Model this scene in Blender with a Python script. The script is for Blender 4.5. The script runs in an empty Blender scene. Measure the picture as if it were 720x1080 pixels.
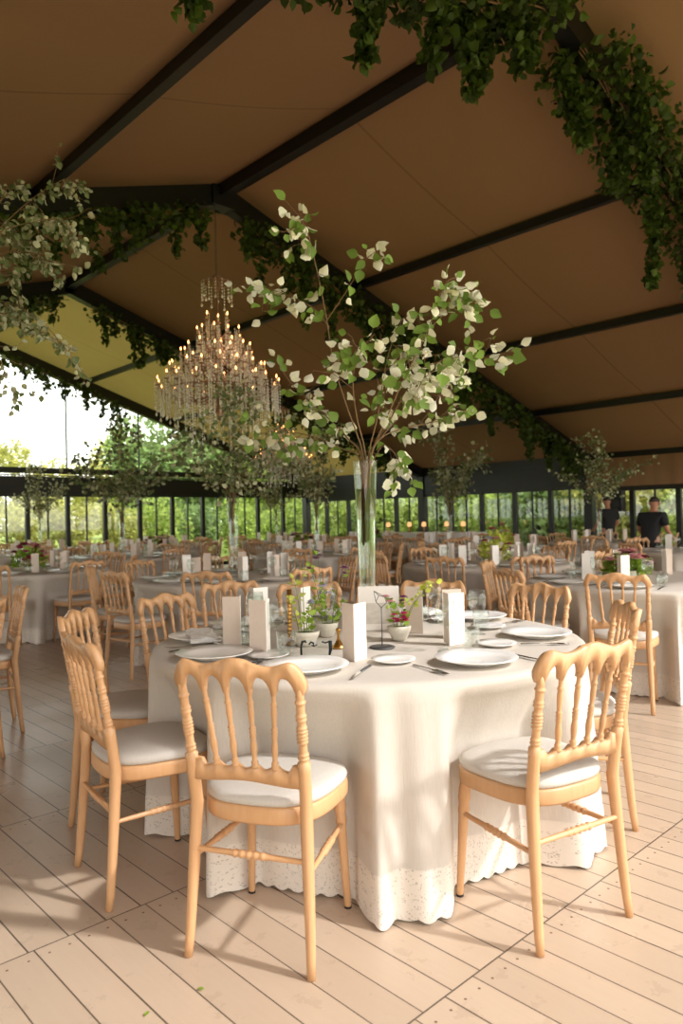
import bpy, bmesh, math, random
from mathutils import Vector, Matrix
PI = math.pi
random.seed(7)
scene = bpy.context.scene
COL = scene.collection

# ------------------------------------------------------------------ camera
F_PX, YAW, PITCH, ROLL, CAM_H = 764.5, math.radians(43.35), math.radians(.5), math.radians(1.3), 1.295
fwd = Vector((math.sin(YAW)*math.cos(PITCH), math.cos(YAW)*math.cos(PITCH), math.sin(PITCH)))
r0 = Vector((math.cos(YAW), -math.sin(YAW), 0)); u0 = r0.cross(fwd)
rgt = math.cos(ROLL)*r0 - math.sin(ROLL)*u0
upv = math.sin(ROLL)*r0 + math.cos(ROLL)*u0
CAM = Vector((0, 0, CAM_H))
cd = bpy.data.cameras.new('camera'); cam = bpy.data.objects.new('camera', cd); COL.objects.link(cam)
cam.matrix_world = Matrix(((rgt.x, upv.x, -fwd.x, 0), (rgt.y, upv.y, -fwd.y, 0), (rgt.z, upv.z, -fwd.z, CAM_H), (0, 0, 0, 1)))
cd.sensor_fit = 'HORIZONTAL'; cd.sensor_width = 36; cd.lens = 36*F_PX/720; cd.clip_start = .05; cd.clip_end = 500
cd.dof.use_dof = True; cd.dof.focus_distance = 3.0; cd.dof.aperture_fstop = 5.0
scene.camera = cam

def proj(P):
    q = Vector(P)-CAM; z = q.dot(fwd)
    if z < .2: return None
    return 360+F_PX*q.dot(rgt)/z, 540-F_PX*q.dot(upv)/z, z
def at(px, py, depth):                       # a point measured on the photo, at its own distance
    return CAM + (fwd + rgt*((px-360)/F_PX) + upv*((540-py)/F_PX))*depth
def spot(px, depth):
    q = at(px, 545, depth); return q.x, q.y
def in_view(P, m=40):
    q = proj(P)
    return q is not None and -m < q[0] < 720+m and -m < q[1] < 1080+m

# ------------------------------------------------------------------ materials
def srgb(r, g, b):
    f = lambda c: (c/255/12.92 if c/255 <= .04045 else ((c/255+.055)/1.055)**2.4)
    return (f(r), f(g), f(b), 1)
class NT:
    def __init__(s, name):
        s.m = bpy.data.materials.new(name); s.m.use_nodes = True
        s.t = s.m.node_tree; s.t.nodes.clear()
        s.out = s.n('ShaderNodeOutputMaterial')
    def n(s, typ, **kw):
        nd = s.t.nodes.new(typ)
        for k, v in kw.items():
            if k.startswith('i_'):
                key = k[2:]; nd.inputs[int(key) if key.isdigit() else key.replace('_', ' ')].default_value = v
            else: setattr(nd, k, v)
        return nd
    def l(s, a, ao, b, bi):
        s.t.links.new(a.outputs[ao], b.inputs[bi])
    def math(s, op, a, b=None, c=None):
        nd = s.n('ShaderNodeMath', operation=op)
        for i, x in enumerate((a, b, c)):
            if x is None: continue
            if isinstance(x, (int, float)): nd.inputs[i].default_value = x
            else: s.t.links.new(x, nd.inputs[i])
        return nd.outputs[0]
    def mix(s, fac, a, b, blend='MIX'):
        nd = s.n('ShaderNodeMix', data_type='RGBA', blend_type=blend)
        for i, x in ((0, fac), (6, a), (7, b)):
            if isinstance(x, (int, float, tuple)): nd.inputs[i].default_value = x
            else: s.t.links.new(x, nd.inputs[i])
        return nd.outputs[2]

def mat_simple(name, col, rough=.6, metal=0, noise=.12, scale=30, bump=.0, spec=.5, detail=4):
    t = NT(name); p = t.n('ShaderNodeBsdfPrincipled')
    tc = t.n('ShaderNodeTexCoord'); nz = t.n('ShaderNodeTexNoise', i_Scale=scale, i_Detail=detail); t.l(tc, 'Object', nz, 'Vector')
    d = tuple(c*(1-noise) for c in col[:3])+(1,); u = tuple(min(1, c*(1+noise)) for c in col[:3])+(1,)
    t.t.links.new(t.mix(nz.outputs['Fac'], d, u), p.inputs['Base Color'])
    p.inputs['Roughness'].default_value = rough; p.inputs['Metallic'].default_value = metal
    p.inputs['Specular IOR Level'].default_value = spec
    if bump:
        b = t.n('ShaderNodeBump', i_Strength=bump, i_Distance=.01); t.l(nz, 'Fac', b, 'Height'); t.l(b, 'Normal', p, 'Normal')
    t.l(p, 0, t.out, 0); return t.m

def mat_wood(name, a, b, rough=.38):
    t = NT(name); p = t.n('ShaderNodeBsdfPrincipled', i_Roughness=rough)
    tc = t.n('ShaderNodeTexCoord'); mp = t.n('ShaderNodeMapping'); mp.inputs['Scale'].default_value = (22, 22, 3)
    t.l(tc, 'Object', mp, 'Vector')
    oi = t.n('ShaderNodeObjectInfo')
    nz = t.n('ShaderNodeTexNoise', i_Scale=3.5, i_Detail=6, i_Roughness=.6, noise_dimensions='4D'); t.l(mp, 0, nz, 'Vector')
    t.t.links.new(t.math('MULTIPLY', oi.outputs['Random'], 20), nz.inputs['W'])
    c = t.mix(nz.outputs['Fac'], a, b)
    v = t.mix(oi.outputs['Random'], (.90, .90, .90, 1), (1.06, 1.04, 1.02, 1))
    t.t.links.new(t.mix(1.0, c, v, 'MULTIPLY'), p.inputs['Base Color'])
    t.l(p, 0, t.out, 0); return t.m

def mat_cloth(name, col, weave=700):
    t = NT(name); p = t.n('ShaderNodeBsdfPrincipled', i_Roughness=.9); p.inputs['Specular IOR Level'].default_value = .15
    tc = t.n('ShaderNodeTexCoord'); mp = t.n('ShaderNodeMapping'); mp.inputs['Scale'].default_value = (1, 1, .12)
    t.l(tc, 'Object', mp, 'Vector')
    nz = t.n('ShaderNodeTexNoise', i_Scale=160, i_Detail=3); t.l(mp, 0, nz, 'Vector')
    n2 = t.n('ShaderNodeTexNoise', i_Scale=3, i_Detail=3); t.l(tc, 'Object', n2, 'Vector')
    f = t.math('MULTIPLY_ADD', nz.outputs['Fac'], .7, t.math('MULTIPLY', n2.outputs['Fac'], .3))
    t.t.links.new(t.mix(f, tuple(c*.86 for c in col[:3])+(1,), tuple(min(1, c*1.08) for c in col[:3])+(1,)), p.inputs['Base Color'])
    b = t.n('ShaderNodeBump', i_Strength=.25, i_Distance=.004); t.l(nz, 'Fac', b, 'Height'); t.l(b, 'Normal', p, 'Normal')
    tr = t.n('ShaderNodeBsdfTranslucent'); tr.inputs[0].default_value = col
    mx = t.n('ShaderNodeMixShader', i_0=.12); t.l(p, 0, mx, 1); t.l(tr, 0, mx, 2); t.l(mx, 0, t.out, 0)
    return t.m

def mat_lace(name, col):
    t = NT(name); p = t.n('ShaderNodeBsdfDiffuse'); p.inputs[0].default_value = col
    tc = t.n('ShaderNodeTexCoord'); uv = tc.outputs['UV']
    mp = t.n('ShaderNodeMapping'); t.l(tc, 'UV', mp, 'Vector')
    vo = t.n('ShaderNodeTexVoronoi', i_Scale=30, feature='DISTANCE_TO_EDGE'); vo.inputs['Randomness'].default_value = .8
    t.l(mp, 0, vo, 'Vector')
    v2 = t.n('ShaderNodeTexVoronoi', i_Scale=120, feature='DISTANCE_TO_EDGE'); t.l(mp, 0, v2, 'Vector')
    wv = t.n('ShaderNodeTexVoronoi', i_Scale=14, feature='F1', distance='EUCLIDEAN'); t.l(mp, 0, wv, 'Vector')
    petal = t.math('GREATER_THAN', t.math('SINE', t.math('MULTIPLY', wv.outputs['Distance'], 34)), -.1)
    net = t.math('LESS_THAN', v2.outputs['Distance'], .16)
    edge = t.math('LESS_THAN', vo.outputs['Distance'], .06)
    solid = t.math('MAXIMUM', t.math('MAXIMUM', petal, net), edge)
    tr = t.n('ShaderNodeBsdfTransparent'); mx = t.n('ShaderNodeMixShader')
    t.t.links.new(t.math('MULTIPLY_ADD', solid, .32, .66), mx.inputs[0])
    t.l(tr, 0, mx, 1); t.l(p, 0, mx, 2); t.l(mx, 0, t.out, 0); return t.m

def mat_leaf(name, top, under, trans=.3, var=.25, rough=.5):
    t = NT(name); g = t.n('ShaderNodeNewGeometry')
    oi = t.n('ShaderNodeTexNoise', i_Scale=4, i_Detail=2); tc = t.n('ShaderNodeTexCoord'); t.l(tc, 'Object', oi, 'Vector')
    rnd = g.outputs['Random Per Island']
    c = t.mix(g.outputs['Backfacing'], top, under)
    k = t.mix(rnd, (1-var, 1-var, 1-var, 1), (1+var, 1+var*.9, 1+var*.5, 1))
    c2 = t.mix(1.0, c, k, 'MULTIPLY')
    p = t.n('ShaderNodeBsdfPrincipled', i_Roughness=rough); p.inputs['Specular IOR Level'].default_value = .25
    t.t.links.new(c2, p.inputs['Base Color'])
    tl = t.n('ShaderNodeBsdfTranslucent'); t.t.links.new(c2, tl.inputs[0])
    mx = t.n('ShaderNodeMixShader', i_0=trans); t.l(p, 0, mx, 1); t.l(tl, 0, mx, 2); t.l(mx, 0, t.out, 0); return t.m

def mat_thin_glass(name, tint=(.96, .98, .97, 1), refl=.95, k=.75):
    t = NT(name); lw = t.n('ShaderNodeLayerWeight'); fr5 = t.math('POWER', lw.outputs['Facing'], 4.0); fr = t.math('MULTIPLY_ADD', fr5, k, .045)
    tr = t.n('ShaderNodeBsdfTransparent'); tr.inputs[0].default_value = tint
    gl = t.n('ShaderNodeBsdfGlossy', i_Roughness=.02); gl.inputs[0].default_value = (refl, refl, refl, 1)
    mx = t.n('ShaderNodeMixShader'); t.t.links.new(fr, mx.inputs[0]); t.l(tr, 0, mx, 1); t.l(gl, 0, mx, 2); t.l(mx, 0, t.out, 0); return t.m
def mat_glass(name, col, ior):
    t = NT(name); g = t.n('ShaderNodeBsdfGlass', i_IOR=ior, i_Roughness=0); g.inputs[0].default_value = col
    t.l(g, 0, t.out, 0); return t.m
def mat_emit(name, col, s):
    t = NT(name); e = t.n('ShaderNodeEmission', i_Strength=s); e.inputs[0].default_value = col; t.l(e, 0, t.out, 0); return t.m

def mat_floor():
    t = NT('painted_deck_boards'); p = t.n('ShaderNodeBsdfPrincipled')
    tc = t.n('ShaderNodeTexCoord'); sp = t.n('ShaderNodeSeparateXYZ'); t.l(tc, 'Object', sp, 0)
    X, Y = sp.outputs[0], sp.outputs[1]
    W, L, Y0 = .124, 1.02, 1.258
    row = t.math('FLOOR', t.math('DIVIDE', t.math('SUBTRACT', Y, Y0), L))
    off = t.math('MULTIPLY', t.math('FRACT', t.math('MULTIPLY', t.math('SINE', t.math('MULTIPLY', row, 12.9)), 43.7)), .05)
    xs = t.math('DIVIDE', t.math('SUBTRACT', t.math('ADD', X, off), .82), W)
    xi, xf = t.math('FLOOR', xs), t.math('FRACT', xs)
    yf = t.math('FRACT', t.math('DIVIDE', t.math('SUBTRACT', Y, Y0), L))
    cm = t.n('ShaderNodeCombineXYZ'); t.t.links.new(xi, cm.inputs[0]); t.t.links.new(row, cm.inputs[1])
    wn = t.n('ShaderNodeTexWhiteNoise', noise_dimensions='3D'); t.l(cm, 0, wn, 0)
    rv = wn.outputs['Value']
    dx = t.math('MULTIPLY', t.math('MINIMUM', xf, t.math('SUBTRACT', 1, xf)), W)
    gw = t.math('MULTIPLY_ADD', rv, .0018, .0016)
    gapx = t.math('LESS_THAN', dx, gw)
    dy = t.math('MULTIPLY', t.math('MINIMUM', yf, t.math('SUBTRACT', 1, yf)), L)
    gapy = t.math('LESS_THAN', dy, .0028)
    gap = t.math('MAXIMUM', gapx, gapy)
    # nails: a row just before each cross seam, two to a board
    nx = t.math('MULTIPLY', t.math('SUBTRACT', t.math('FRACT', t.math('MULTIPLY', xs, 2)), .5), W/2)
    ny = t.math('SUBTRACT', t.math('MULTIPLY', t.math('SUBTRACT', 1, yf), L), .045)
    nd = t.math('SQRT', t.math('ADD', t.math('MULTIPLY', nx, nx), t.math('MULTIPLY', ny, ny)))
    nail = t.math('LESS_THAN', nd, .0042)
    gr = t.n('ShaderNodeMapping'); gr.inputs['Scale'].default_value = (38, 2.2, 1); t.l(tc, 'Object', gr, 0)
    g1 = t.n('ShaderNodeTexNoise', i_Scale=1.6, i_Detail=7, i_Roughness=.65, noise_dimensions='4D'); t.l(gr, 0, g1, 0)
    t.t.links.new(t.math('MULTIPLY', rv, 30), g1.inputs['W'])
    g2 = t.n('ShaderNodeTexNoise', i_Scale=1.3, i_Detail=5, i_Roughness=.6); t.l(tc, 'Object', g2, 0)
    g3 = t.n('ShaderNodeTexNoise', i_Scale=9, i_Detail=6, i_Roughness=.7); t.l(tc, 'Object', g3, 0)
    base = t.mix(rv, srgb(186, 167, 146), srgb(202, 182, 160))
    base = t.mix(t.math('MULTIPLY', g1.outputs['Fac'], .45), base, srgb(172, 150, 129))
    worn = t.math('MULTIPLY', t.math('GREATER_THAN', g3.outputs['Fac'], .60), .22)
    base = t.mix(worn, base, srgb(146, 128, 110))
    base = t.mix(t.math('MULTIPLY', t.math('SUBTRACT', g2.outputs['Fac'], .35), .5), base, srgb(158, 138, 118))
    base = t.mix(t.math('MULTIPLY', gap, .85), base, srgb(62, 50, 40))
    base = t.mix(t.math('MULTIPLY', nail, .9), base, srgb(92, 62, 44))
    t.t.links.new(base, p.inputs['Base Color'])
    t.t.links.new(t.math('MULTIPLY_ADD', g2.outputs['Fac'], .45, .10), p.inputs['Roughness'])
    h = t.math('SUBTRACT', t.math('MULTIPLY', g1.outputs['Fac'], .15), t.math('MULTIPLY', gap, 1))
    b = t.n('ShaderNodeBump', i_Strength=.5, i_Distance=.004); t.t.links.new(h, b.inputs['Height']); t.l(b, 'Normal', p, 'Normal')
    t.l(p, 0, t.out, 0); return t.m

def mat_tent(name='tent_fabric', tr=0.0):
    t = NT(name); p = t.n('ShaderNodeBsdfPrincipled', i_Roughness=.75); p.inputs['Specular IOR Level'].default_value = .25
    tc = t.n('ShaderNodeTexCoord'); mp = t.n('ShaderNodeMapping'); mp.inputs['Scale'].default_value = (.35, 1, .35); t.l(tc, 'Object', mp, 0)
    nz = t.n('ShaderNodeTexNoise', i_Scale=1.2, i_Detail=5); t.l(mp, 0, nz, 0)
    sp = t.n('ShaderNodeSeparateXYZ'); t.l(tc, 'Object', sp, 0)
    fx = t.math('ABSOLUTE', t.math('SUBTRACT', t.math('FRACT', t.math('DIVIDE', t.math('ADD', sp.outputs[1], 1.8+1.2), 2.5)), .5))
    seam = t.math('LESS_THAN', fx, .006)
    c = t.mix(nz.outputs['Fac'], srgb(146, 113, 83), srgb(156, 122, 91))
    c = t.mix(t.math('MULTIPLY', seam, .35), c, srgb(84, 62, 48))
    t.t.links.new(c, p.inputs['Base Color'])
    b = t.n('ShaderNodeBump', i_Strength=.35, i_Distance=.08); t.l(nz, 'Fac', b, 'Height'); t.l(b, 'Normal', p, 'Normal')
    tl = t.n('ShaderNodeBsdfTranslucent'); tl.inputs[0].default_value = srgb(196, 184, 92)
    mx = t.n('ShaderNodeMixShader', i_0=tr); t.l(p, 0, mx, 1); t.l(tl, 0, mx, 2); t.l(mx, 0, t.out, 0); return t.m

M = dict(
    wood=mat_wood('beech_wood', srgb(192, 146, 102), srgb(212, 170, 126)),
    cushion=mat_cloth('white_seat_fabric', srgb(208, 203, 195)),
    linen=mat_cloth('ivory_linen', srgb(212, 204, 193)),
    lace=mat_lace('ivory_lace', srgb(220, 212, 200)),
    black=mat_simple('black_steel', srgb(17, 16, 15), .45, 0, .2, 20),
    steelframe=mat_simple('dark_window_steel', srgb(18, 18, 17), .45, 0, .2, 20),
    rubber=mat_simple('black_rubber', srgb(28, 26, 25), .8),
    china=mat_simple('white_china', srgb(240, 238, 234), .18, 0, .02),
    paper=mat_simple('white_card', srgb(243, 238, 230), .8, 0, .03, 60),
    paper_shade=mat_simple('card_shade_side', srgb(222, 206, 192), .8, 0, .04, 60),  # beige puts the shade on one card fold into its colour
    napkin=mat_cloth('white_napkin', srgb(240, 238, 232)),
    silver=mat_simple('dark_silver', srgb(150, 145, 138), .25, 1, .1),
    brass=mat_simple('aged_brass', srgb(196, 150, 84), .3, 1, .1),
    iron=mat_simple('grey_iron', srgb(92, 92, 92), .4, .6),
    stoneware=mat_simple('pale_stoneware', srgb(206, 200, 184), .6, 0, .15, 80, .2),
    soil=mat_simple('moss', srgb(74, 84, 40), .9, 0, .4, 60, .6),
    ink=mat_simple('black_ink', srgb(22, 30, 34), .5),
    glass=mat_thin_glass('thin_clear_glass'),
    pane=mat_thin_glass('window_glass', (.93, .96, .93, 1), .9),
    vase=mat_glass('clear_vase_glass', (.97, .99, .98, 1), 1.45),
    water=mat_glass('vase_water', (.97, .99, .98, 1), 1.33),
    stem=mat_simple('branch_bark', srgb(132, 104, 72), .8, 0, .3, 60),
    greenstem=mat_simple('green_stem', srgb(98, 122, 52), .6, 0, .3, 60),
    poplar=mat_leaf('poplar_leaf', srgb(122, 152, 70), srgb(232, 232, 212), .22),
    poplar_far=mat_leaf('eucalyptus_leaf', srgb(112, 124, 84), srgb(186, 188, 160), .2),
    ivy=mat_leaf('hop_leaf', srgb(58, 76, 28), srgb(74, 92, 38), .25, .4),
    herb=mat_leaf('herb_leaf', srgb(132, 164, 58), srgb(160, 186, 84), .35),
    lime=mat_leaf('lime_leaf', srgb(190, 200, 80), srgb(204, 210, 110), .35),
    magenta=mat_leaf('magenta_petal', srgb(196, 34, 104), srgb(206, 60, 124), .3),
    pink=mat_leaf('pink_petal', srgb(222, 150, 164), srgb(232, 176, 184), .3),
    burgundy=mat_leaf('burgundy_petal', srgb(120, 40, 56), srgb(140, 60, 72), .2),
    mauve=mat_leaf('mauve_petal', srgb(126, 62, 112), srgb(150, 90, 140), .3),
    cream=mat_leaf('cream_petal', srgb(238, 226, 204), srgb(240, 232, 214), .3),
    lilac=mat_leaf('lilac_petal', srgb(196, 190, 222), srgb(206, 202, 228), .3),
    crystal=mat_thin_glass('crystal_glass', (.93, .93, .92, 1), 1.0),
    crystal_bead=mat_simple('crystal_bead_facets', srgb(240, 234, 226), .12, .25, .08, 40),
    gilt=mat_simple('antique_gilt', srgb(160, 124, 104), .35, .8, .2),
    candle=mat_simple('ivory_candle_sleeve', srgb(226, 204, 170), .6),
    bulb=mat_emit('warm_bulb', (1.0, .40, .13, 1), 9),
    amber=mat_emit('amber_candle_glow', (1.0, .5, .2, 1), 1.2),
    floor=mat_floor(), tent=mat_tent(), tent_glow=mat_tent('tent_fabric_glow_tint', .06),  # the last bay's yellow-green glow is put in as a translucent tint
    bark=mat_simple('tree_bark', srgb(84, 68, 52), .9, 0, .3, 12),
    grass=mat_simple('meadow_grass', srgb(122, 138, 52), .95, 0, .35, 1.2, .4),
    tree_a=mat_leaf('broad_leaf_green', srgb(150, 170, 84), srgb(170, 188, 106), .4, .4),
    tree_b=mat_leaf('yellow_green_leaf', srgb(176, 176, 100), srgb(186, 186, 120), .4, .35),
    tree_c=mat_leaf('deep_green_leaf', srgb(122, 146, 92), srgb(144, 166, 112), .35, .4),
    skin=mat_simple('skin', srgb(176, 122, 96), .55, 0, .06),
    shirt=mat_simple('black_cotton', srgb(24, 24, 26), .85, 0, .2, 60),
    trouser=mat_simple('dark_trousers', srgb(30, 30, 34), .85, 0, .2, 60),
    hair=mat_simple('short_dark_hair', srgb(44, 32, 26), .7, 0, .3, 200),
    sketch=None,
)
def mat_sketch():            # the faint grey landscape print on the table card
    t = NT('printed_card'); p = t.n('ShaderNodeBsdfPrincipled', i_Roughness=.7)
    tc = t.n('ShaderNodeTexCoord'); mp = t.n('ShaderNodeMapping'); mp.inputs['Scale'].default_value = (14, 14, 30); t.l(tc, 'Object', mp, 0)
    nz = t.n('ShaderNodeTexNoise', i_Scale=1.6, i_Detail=6); t.l(mp, 0, nz, 0)
    sp = t.n('ShaderNodeSeparateXYZ'); t.l(tc, 'Object', sp, 0)
    band = t.math('MULTIPLY', t.math('LESS_THAN', sp.outputs[2], .13), t.math('GREATER_THAN', sp.outputs[2], .03))
    band = t.math('MULTIPLY', band, t.math('LESS_THAN', t.math('ABSOLUTE', sp.outputs[0]), .085))
    c = t.mix(nz.outputs['Fac'], srgb(150, 142, 130), srgb(236, 228, 216))
    t.t.links.new(t.mix(t.math('MULTIPLY', band, .75), srgb(240, 234, 226), c), p.inputs['Base Color'])
    t.l(p, 0, t.out, 0); return t.m
M['sketch'] = mat_sketch()

# ------------------------------------------------------------------ mesh builder
class MB:
    def __init__(s): s.v = []; s.f = []; s.mi = []; s.sm = []; s.uv = None
    def add(s, verts, faces, mi=0, smooth=True):
        o = len(s.v); s.v.extend([tuple(x) for x in verts])
        for f in faces: s.f.append([i+o for i in f]); s.mi.append(mi); s.sm.append(smooth)
    def box(s, c, d, mi=0, rot=None):
        x, y, z = d[0]/2, d[1]/2, d[2]/2
        vs = [Vector((sx*x, sy*y, sz*z)) for sx in (-1, 1) for sy in (-1, 1) for sz in (-1, 1)]
        if rot: vs = [rot @ q for q in vs]
        c = Vector(c)
        s.add([q+c for q in vs], [(0, 1, 3, 2), (4, 6, 7, 5), (0, 4, 5, 1), (2, 3, 7, 6), (0, 2, 6, 4), (1, 5, 7, 3)], mi, False)
    def beam(s, a, b, w, h, mi=0):        # rectangular bar between two points, h is measured along world up
        a, b = Vector(a), Vector(b); d = (b-a).normalized()
        side = d.cross(Vector((0, 0, 1)))
        side = side.normalized() if side.length > 1e-4 else Vector((1, 0, 0))
        n = side.cross(d).normalized(); vs = []
        for q in (a, b):
            for sx, sz in ((-1, -1), (1, -1), (1, 1), (-1, 1)): vs.append(q+side*sx*w/2+n*sz*h/2)
        s.add(vs, [(0, 1, 2, 3), (7, 6, 5, 4), (0, 4, 5, 1), (1, 5, 6, 2), (2, 6, 7, 3), (3, 7, 4, 0)], mi, False)
    def tube(s, pts, rad, seg=8, mi=0, cap=True, flat=1.0):
        pts = [Vector(p) for p in pts]; n = len(pts)
        if isinstance(rad, (int, float)): rad = [rad]*n
        rings = []; prev = None
        for i, p in enumerate(pts):
            d = (pts[min(i+1, n-1)]-pts[max(i-1, 0)])
            d = d.normalized() if d.length > 1e-9 else Vector((0, 0, 1))
            if prev is None:
                a = Vector((1, 0, 0)) if abs(d.x) < .8 else Vector((0, 1, 0))
            else: a = prev
            e = (a-d*a.dot(d)).normalized(); f = d.cross(e); prev = e
            rings.append([p+(e*math.cos(2*PI*k/seg)+f*math.sin(2*PI*k/seg)*flat)*rad[i] for k in range(seg)])
        vs = [q for r in rings for q in r]
        fs = [(i*seg+k, i*seg+(k+1) % seg, (i+1)*seg+(k+1) % seg, (i+1)*seg+k) for i in range(n-1) for k in range(seg)]
        if cap: fs += [tuple(reversed(range(seg))), tuple(range((n-1)*seg, n*seg))]
        s.add(vs, fs, mi)
    def lathe(s, prof, seg=24, c=(0, 0, 0), mi=0, ripple=None):
        vs = []; n = len(prof); idx = []
        for (r, z) in prof:
            if r < 1e-6: idx.append([len(vs)]*seg); vs.append((c[0], c[1], c[2]+z))
            else:
                st = len(vs); idx.append([st+k for k in range(seg)])
                for k in range(seg):
                    a = 2*PI*k/seg; rr = r*(1+(ripple*math.cos(k*PI) if ripple else 0))
                    vs.append((c[0]+rr*math.cos(a), c[1]+rr*math.sin(a), c[2]+z))
        fs = []
        for i in range(n-1):
            for k in range(seg):
                q = [idx[i][k], idx[i][(k+1) % seg], idx[i+1][(k+1) % seg], idx[i+1][k]]
                q = list(dict.fromkeys(q))
                if len(q) > 2: fs.append(q)
        s.add(vs, fs, mi)
    def ball(s, c, r, mi=0, seg=8, rings=5, sz=1):
        s.lathe([(math.sin(PI*i/rings)*r, -math.cos(PI*i/rings)*r*sz) for i in range(rings+1)], seg, c, mi)
    def leaf(s, p, d, n, L, mi=0, w=.8, fold=.18):
        d = d.normalized(); sd = d.cross(n)
        sd = sd.normalized() if sd.length > 1e-4 else d.orthogonal().normalized()
        n = sd.cross(d)
        P = lambda x, y, z: p+sd*(x*L*w)+d*(y*L)+n*(z*L)
        vs = [P(0, 0, 0), P(-.40, .22, fold), P(-.5, .5, fold), P(-.26, .82, fold*.5), P(0, 1.05, -.12), P(.26, .82, fold*.5), P(.5, .5, fold), P(.40, .22, fold), P(0, .5, 0)]
        s.add(vs, [(0, 8, 4, 3, 2, 1), (0, 7, 6, 5, 4, 8)], mi)
    def quadleaf(s, p, d, n, L, mi=0, w=.7):
        d = d.normalized(); sd = d.cross(n)
        sd = sd.normalized() if sd.length > 1e-4 else d.orthogonal().normalized()
        s.add([p, p+d*L*.5-sd*L*w*.5, p+d*L, p+d*L*.5+sd*L*w*.5], [(0, 3, 2, 1)], mi)
    def mesh(s, name, mats):
        me = bpy.data.meshes.new(name); me.from_pydata(s.v, [], s.f)
        for m in (mats if isinstance(mats, (list, tuple)) else [mats]): me.materials.append(m)
        me.polygons.foreach_set('material_index', s.mi); me.polygons.foreach_set('use_smooth', s.sm)
        me.update(); return me
    def build(s, name, mats, parent=None, **kw):
        return link(s.mesh(name, mats), name, parent, **kw)

def link(me, name, parent=None, loc=None):
    o = bpy.data.objects.new(name, me); COL.objects.link(o)
    if parent is not None: o.parent = parent
    if loc is not None: o.location = loc
    return o
def tag(o, label, cat, group=None, kind=None):
    o['label'] = label; o['category'] = cat
    if group: o['group'] = group
    if kind: o['kind'] = kind
    return o
def thing(name, label, cat, loc=(0, 0, 0), rz=0, group=None):
    o = bpy.data.objects.new(name, None); COL.objects.link(o); o.empty_display_size = .1
    o.location = loc; o.rotation_euler = (0, 0, rz); return tag(o, label, cat, group)
KIDS = {}
def kids(o):
    return KIDS.setdefault(o.name, [c for c in bpy.data.objects if c.parent == o])
def dup(o, loc, rz, label, group=None, parent=None, scale=None):
    c = o.copy(); COL.objects.link(c)
    if parent is None:
        c.location = loc; c.rotation_euler = (0, 0, rz); c['label'] = label
        if group: c['group'] = group
        if scale: c.scale = (scale,)*3
    else: c.parent = parent
    for k in kids(o): dup(k, None, 0, None, parent=c)
    return c
class Proto:                                  # the first placement moves the original, later ones copy it
    def __init__(s, make): s.make = make; s.o = None; s.used = False
    def put(s, loc, rz, label, group=None, scale=None):
        if s.o is None:
            s.o = s.make()
            def walk(o):
                for k in kids(o): walk(k)
            walk(s.o)
        if not s.used:
            s.used = True; o = s.o; o.location = loc; o.rotation_euler = (0, 0, rz); o['label'] = label
            if group: o['group'] = group
            if scale: o.scale = (scale,)*3
            return o
        return dup(s.o, loc, rz, label, group, scale=scale)
def struct(o, label=None):
    o['kind'] = 'structure'
    if label: o['label'] = label
    return o
ORD = ['first', 'second', 'third', 'fourth', 'fifth', 'sixth', 'seventh', 'eighth', 'ninth', 'tenth', 'eleventh', 'twelfth', 'thirteenth', 'fourteenth', 'fifteenth',
       'sixteenth', 'seventeenth', 'eighteenth', 'nineteenth', 'twentieth', 'twenty-first', 'twenty-second', 'twenty-third', 'twenty-fourth']
HOUR = ['twelve', 'one', 'two', 'three', 'four', 'five', 'six', 'seven', 'eight', 'nine', 'ten', 'eleven']

# ------------------------------------------------------------------ the tent
RX, HW, HE, HR = 5.60, 10.0, 2.45, 5.68
FY = [-1.8, 3.2, 8.2, 13.2, 18.2]
XL, XR = RX-HW, RX+HW
zr = lambda x: HR-(HR-HE)*abs(x-RX)/HW

b = MB(); b.box(((XL+XR)/2, 7.2, -.06), (2*HW+1.2, 24.4, .12)); struct(b.build('floor', M['floor']), 'pale painted plank deck with nail rows')
b = MB()
n = 160
b.add([(x, y, -.16) for x, y in ((-250, -150), (250, -150), (250, 350), (-250, 350))], [(0, 1, 2, 3)])
struct(b.build('ground', M['grass']), 'meadow grass around the tent')

for bays, mt, lb in (((0, 1, 2), 'tent', 'brown fabric tent roof'), ((3,), 'tent_glow', 'tent roof of the last bay, tinted for its yellow-green glow')):
  b = MB()                                     # fabric skin: both slopes, as panels that sag a little between the purlins
  for sgn in (-1, 1):
      for k in bays:
          y0, y1 = FY[k], FY[k+1]; NX, NY = 32, 10; base = []
          for i in range(NX+1):
              for j in range(NY+1):
                  t, u = i/NX, j/NY
                  sag = .05*math.sin(PI*u)*abs(math.sin(PI*t*4))
                  x = RX+sgn*HW*t*1.02; base.append((x, y0+(y1-y0)*u, HR-(HR-HE)*t*1.02+.17-sag))
          fs = [(i*(NY+1)+j, i*(NY+1)+j+1, (i+1)*(NY+1)+j+1, (i+1)*(NY+1)+j) for i in range(NX) for j in range(NY)]
          b.add(base, fs)
  struct(b.build('ceiling', M[mt]), lb)
tn = 0
def trim(build, label, mat='black'):
    global tn; tn += 1; q = MB(); build(q); return struct(q.build(f'trim_{tn}', M[mat]), label)
names = ['open end', 'garlanded front', 'chandelier', 'third', 'end gable']
for k, y in enumerate(FY):
    for sgn, sd in ((-1, 'west'), (1, 'east')):
        x1 = RX+sgn*HW
        trim(lambda q: q.beam((RX-sgn*.06, y, HR+.05), (x1, y, HE+.05), .16, .27), f'black roof rafter of the {names[k]} frame, {sd} slope')
        if k >= 1 or sgn < 0:
            trim(lambda q: (q.box((x1, y, HE/2), (.20, .20, HE)), q.box((x1, y, .01), (.34, .34, .02))), f'black leg of the {names[k]} frame, {sd} side')
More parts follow.
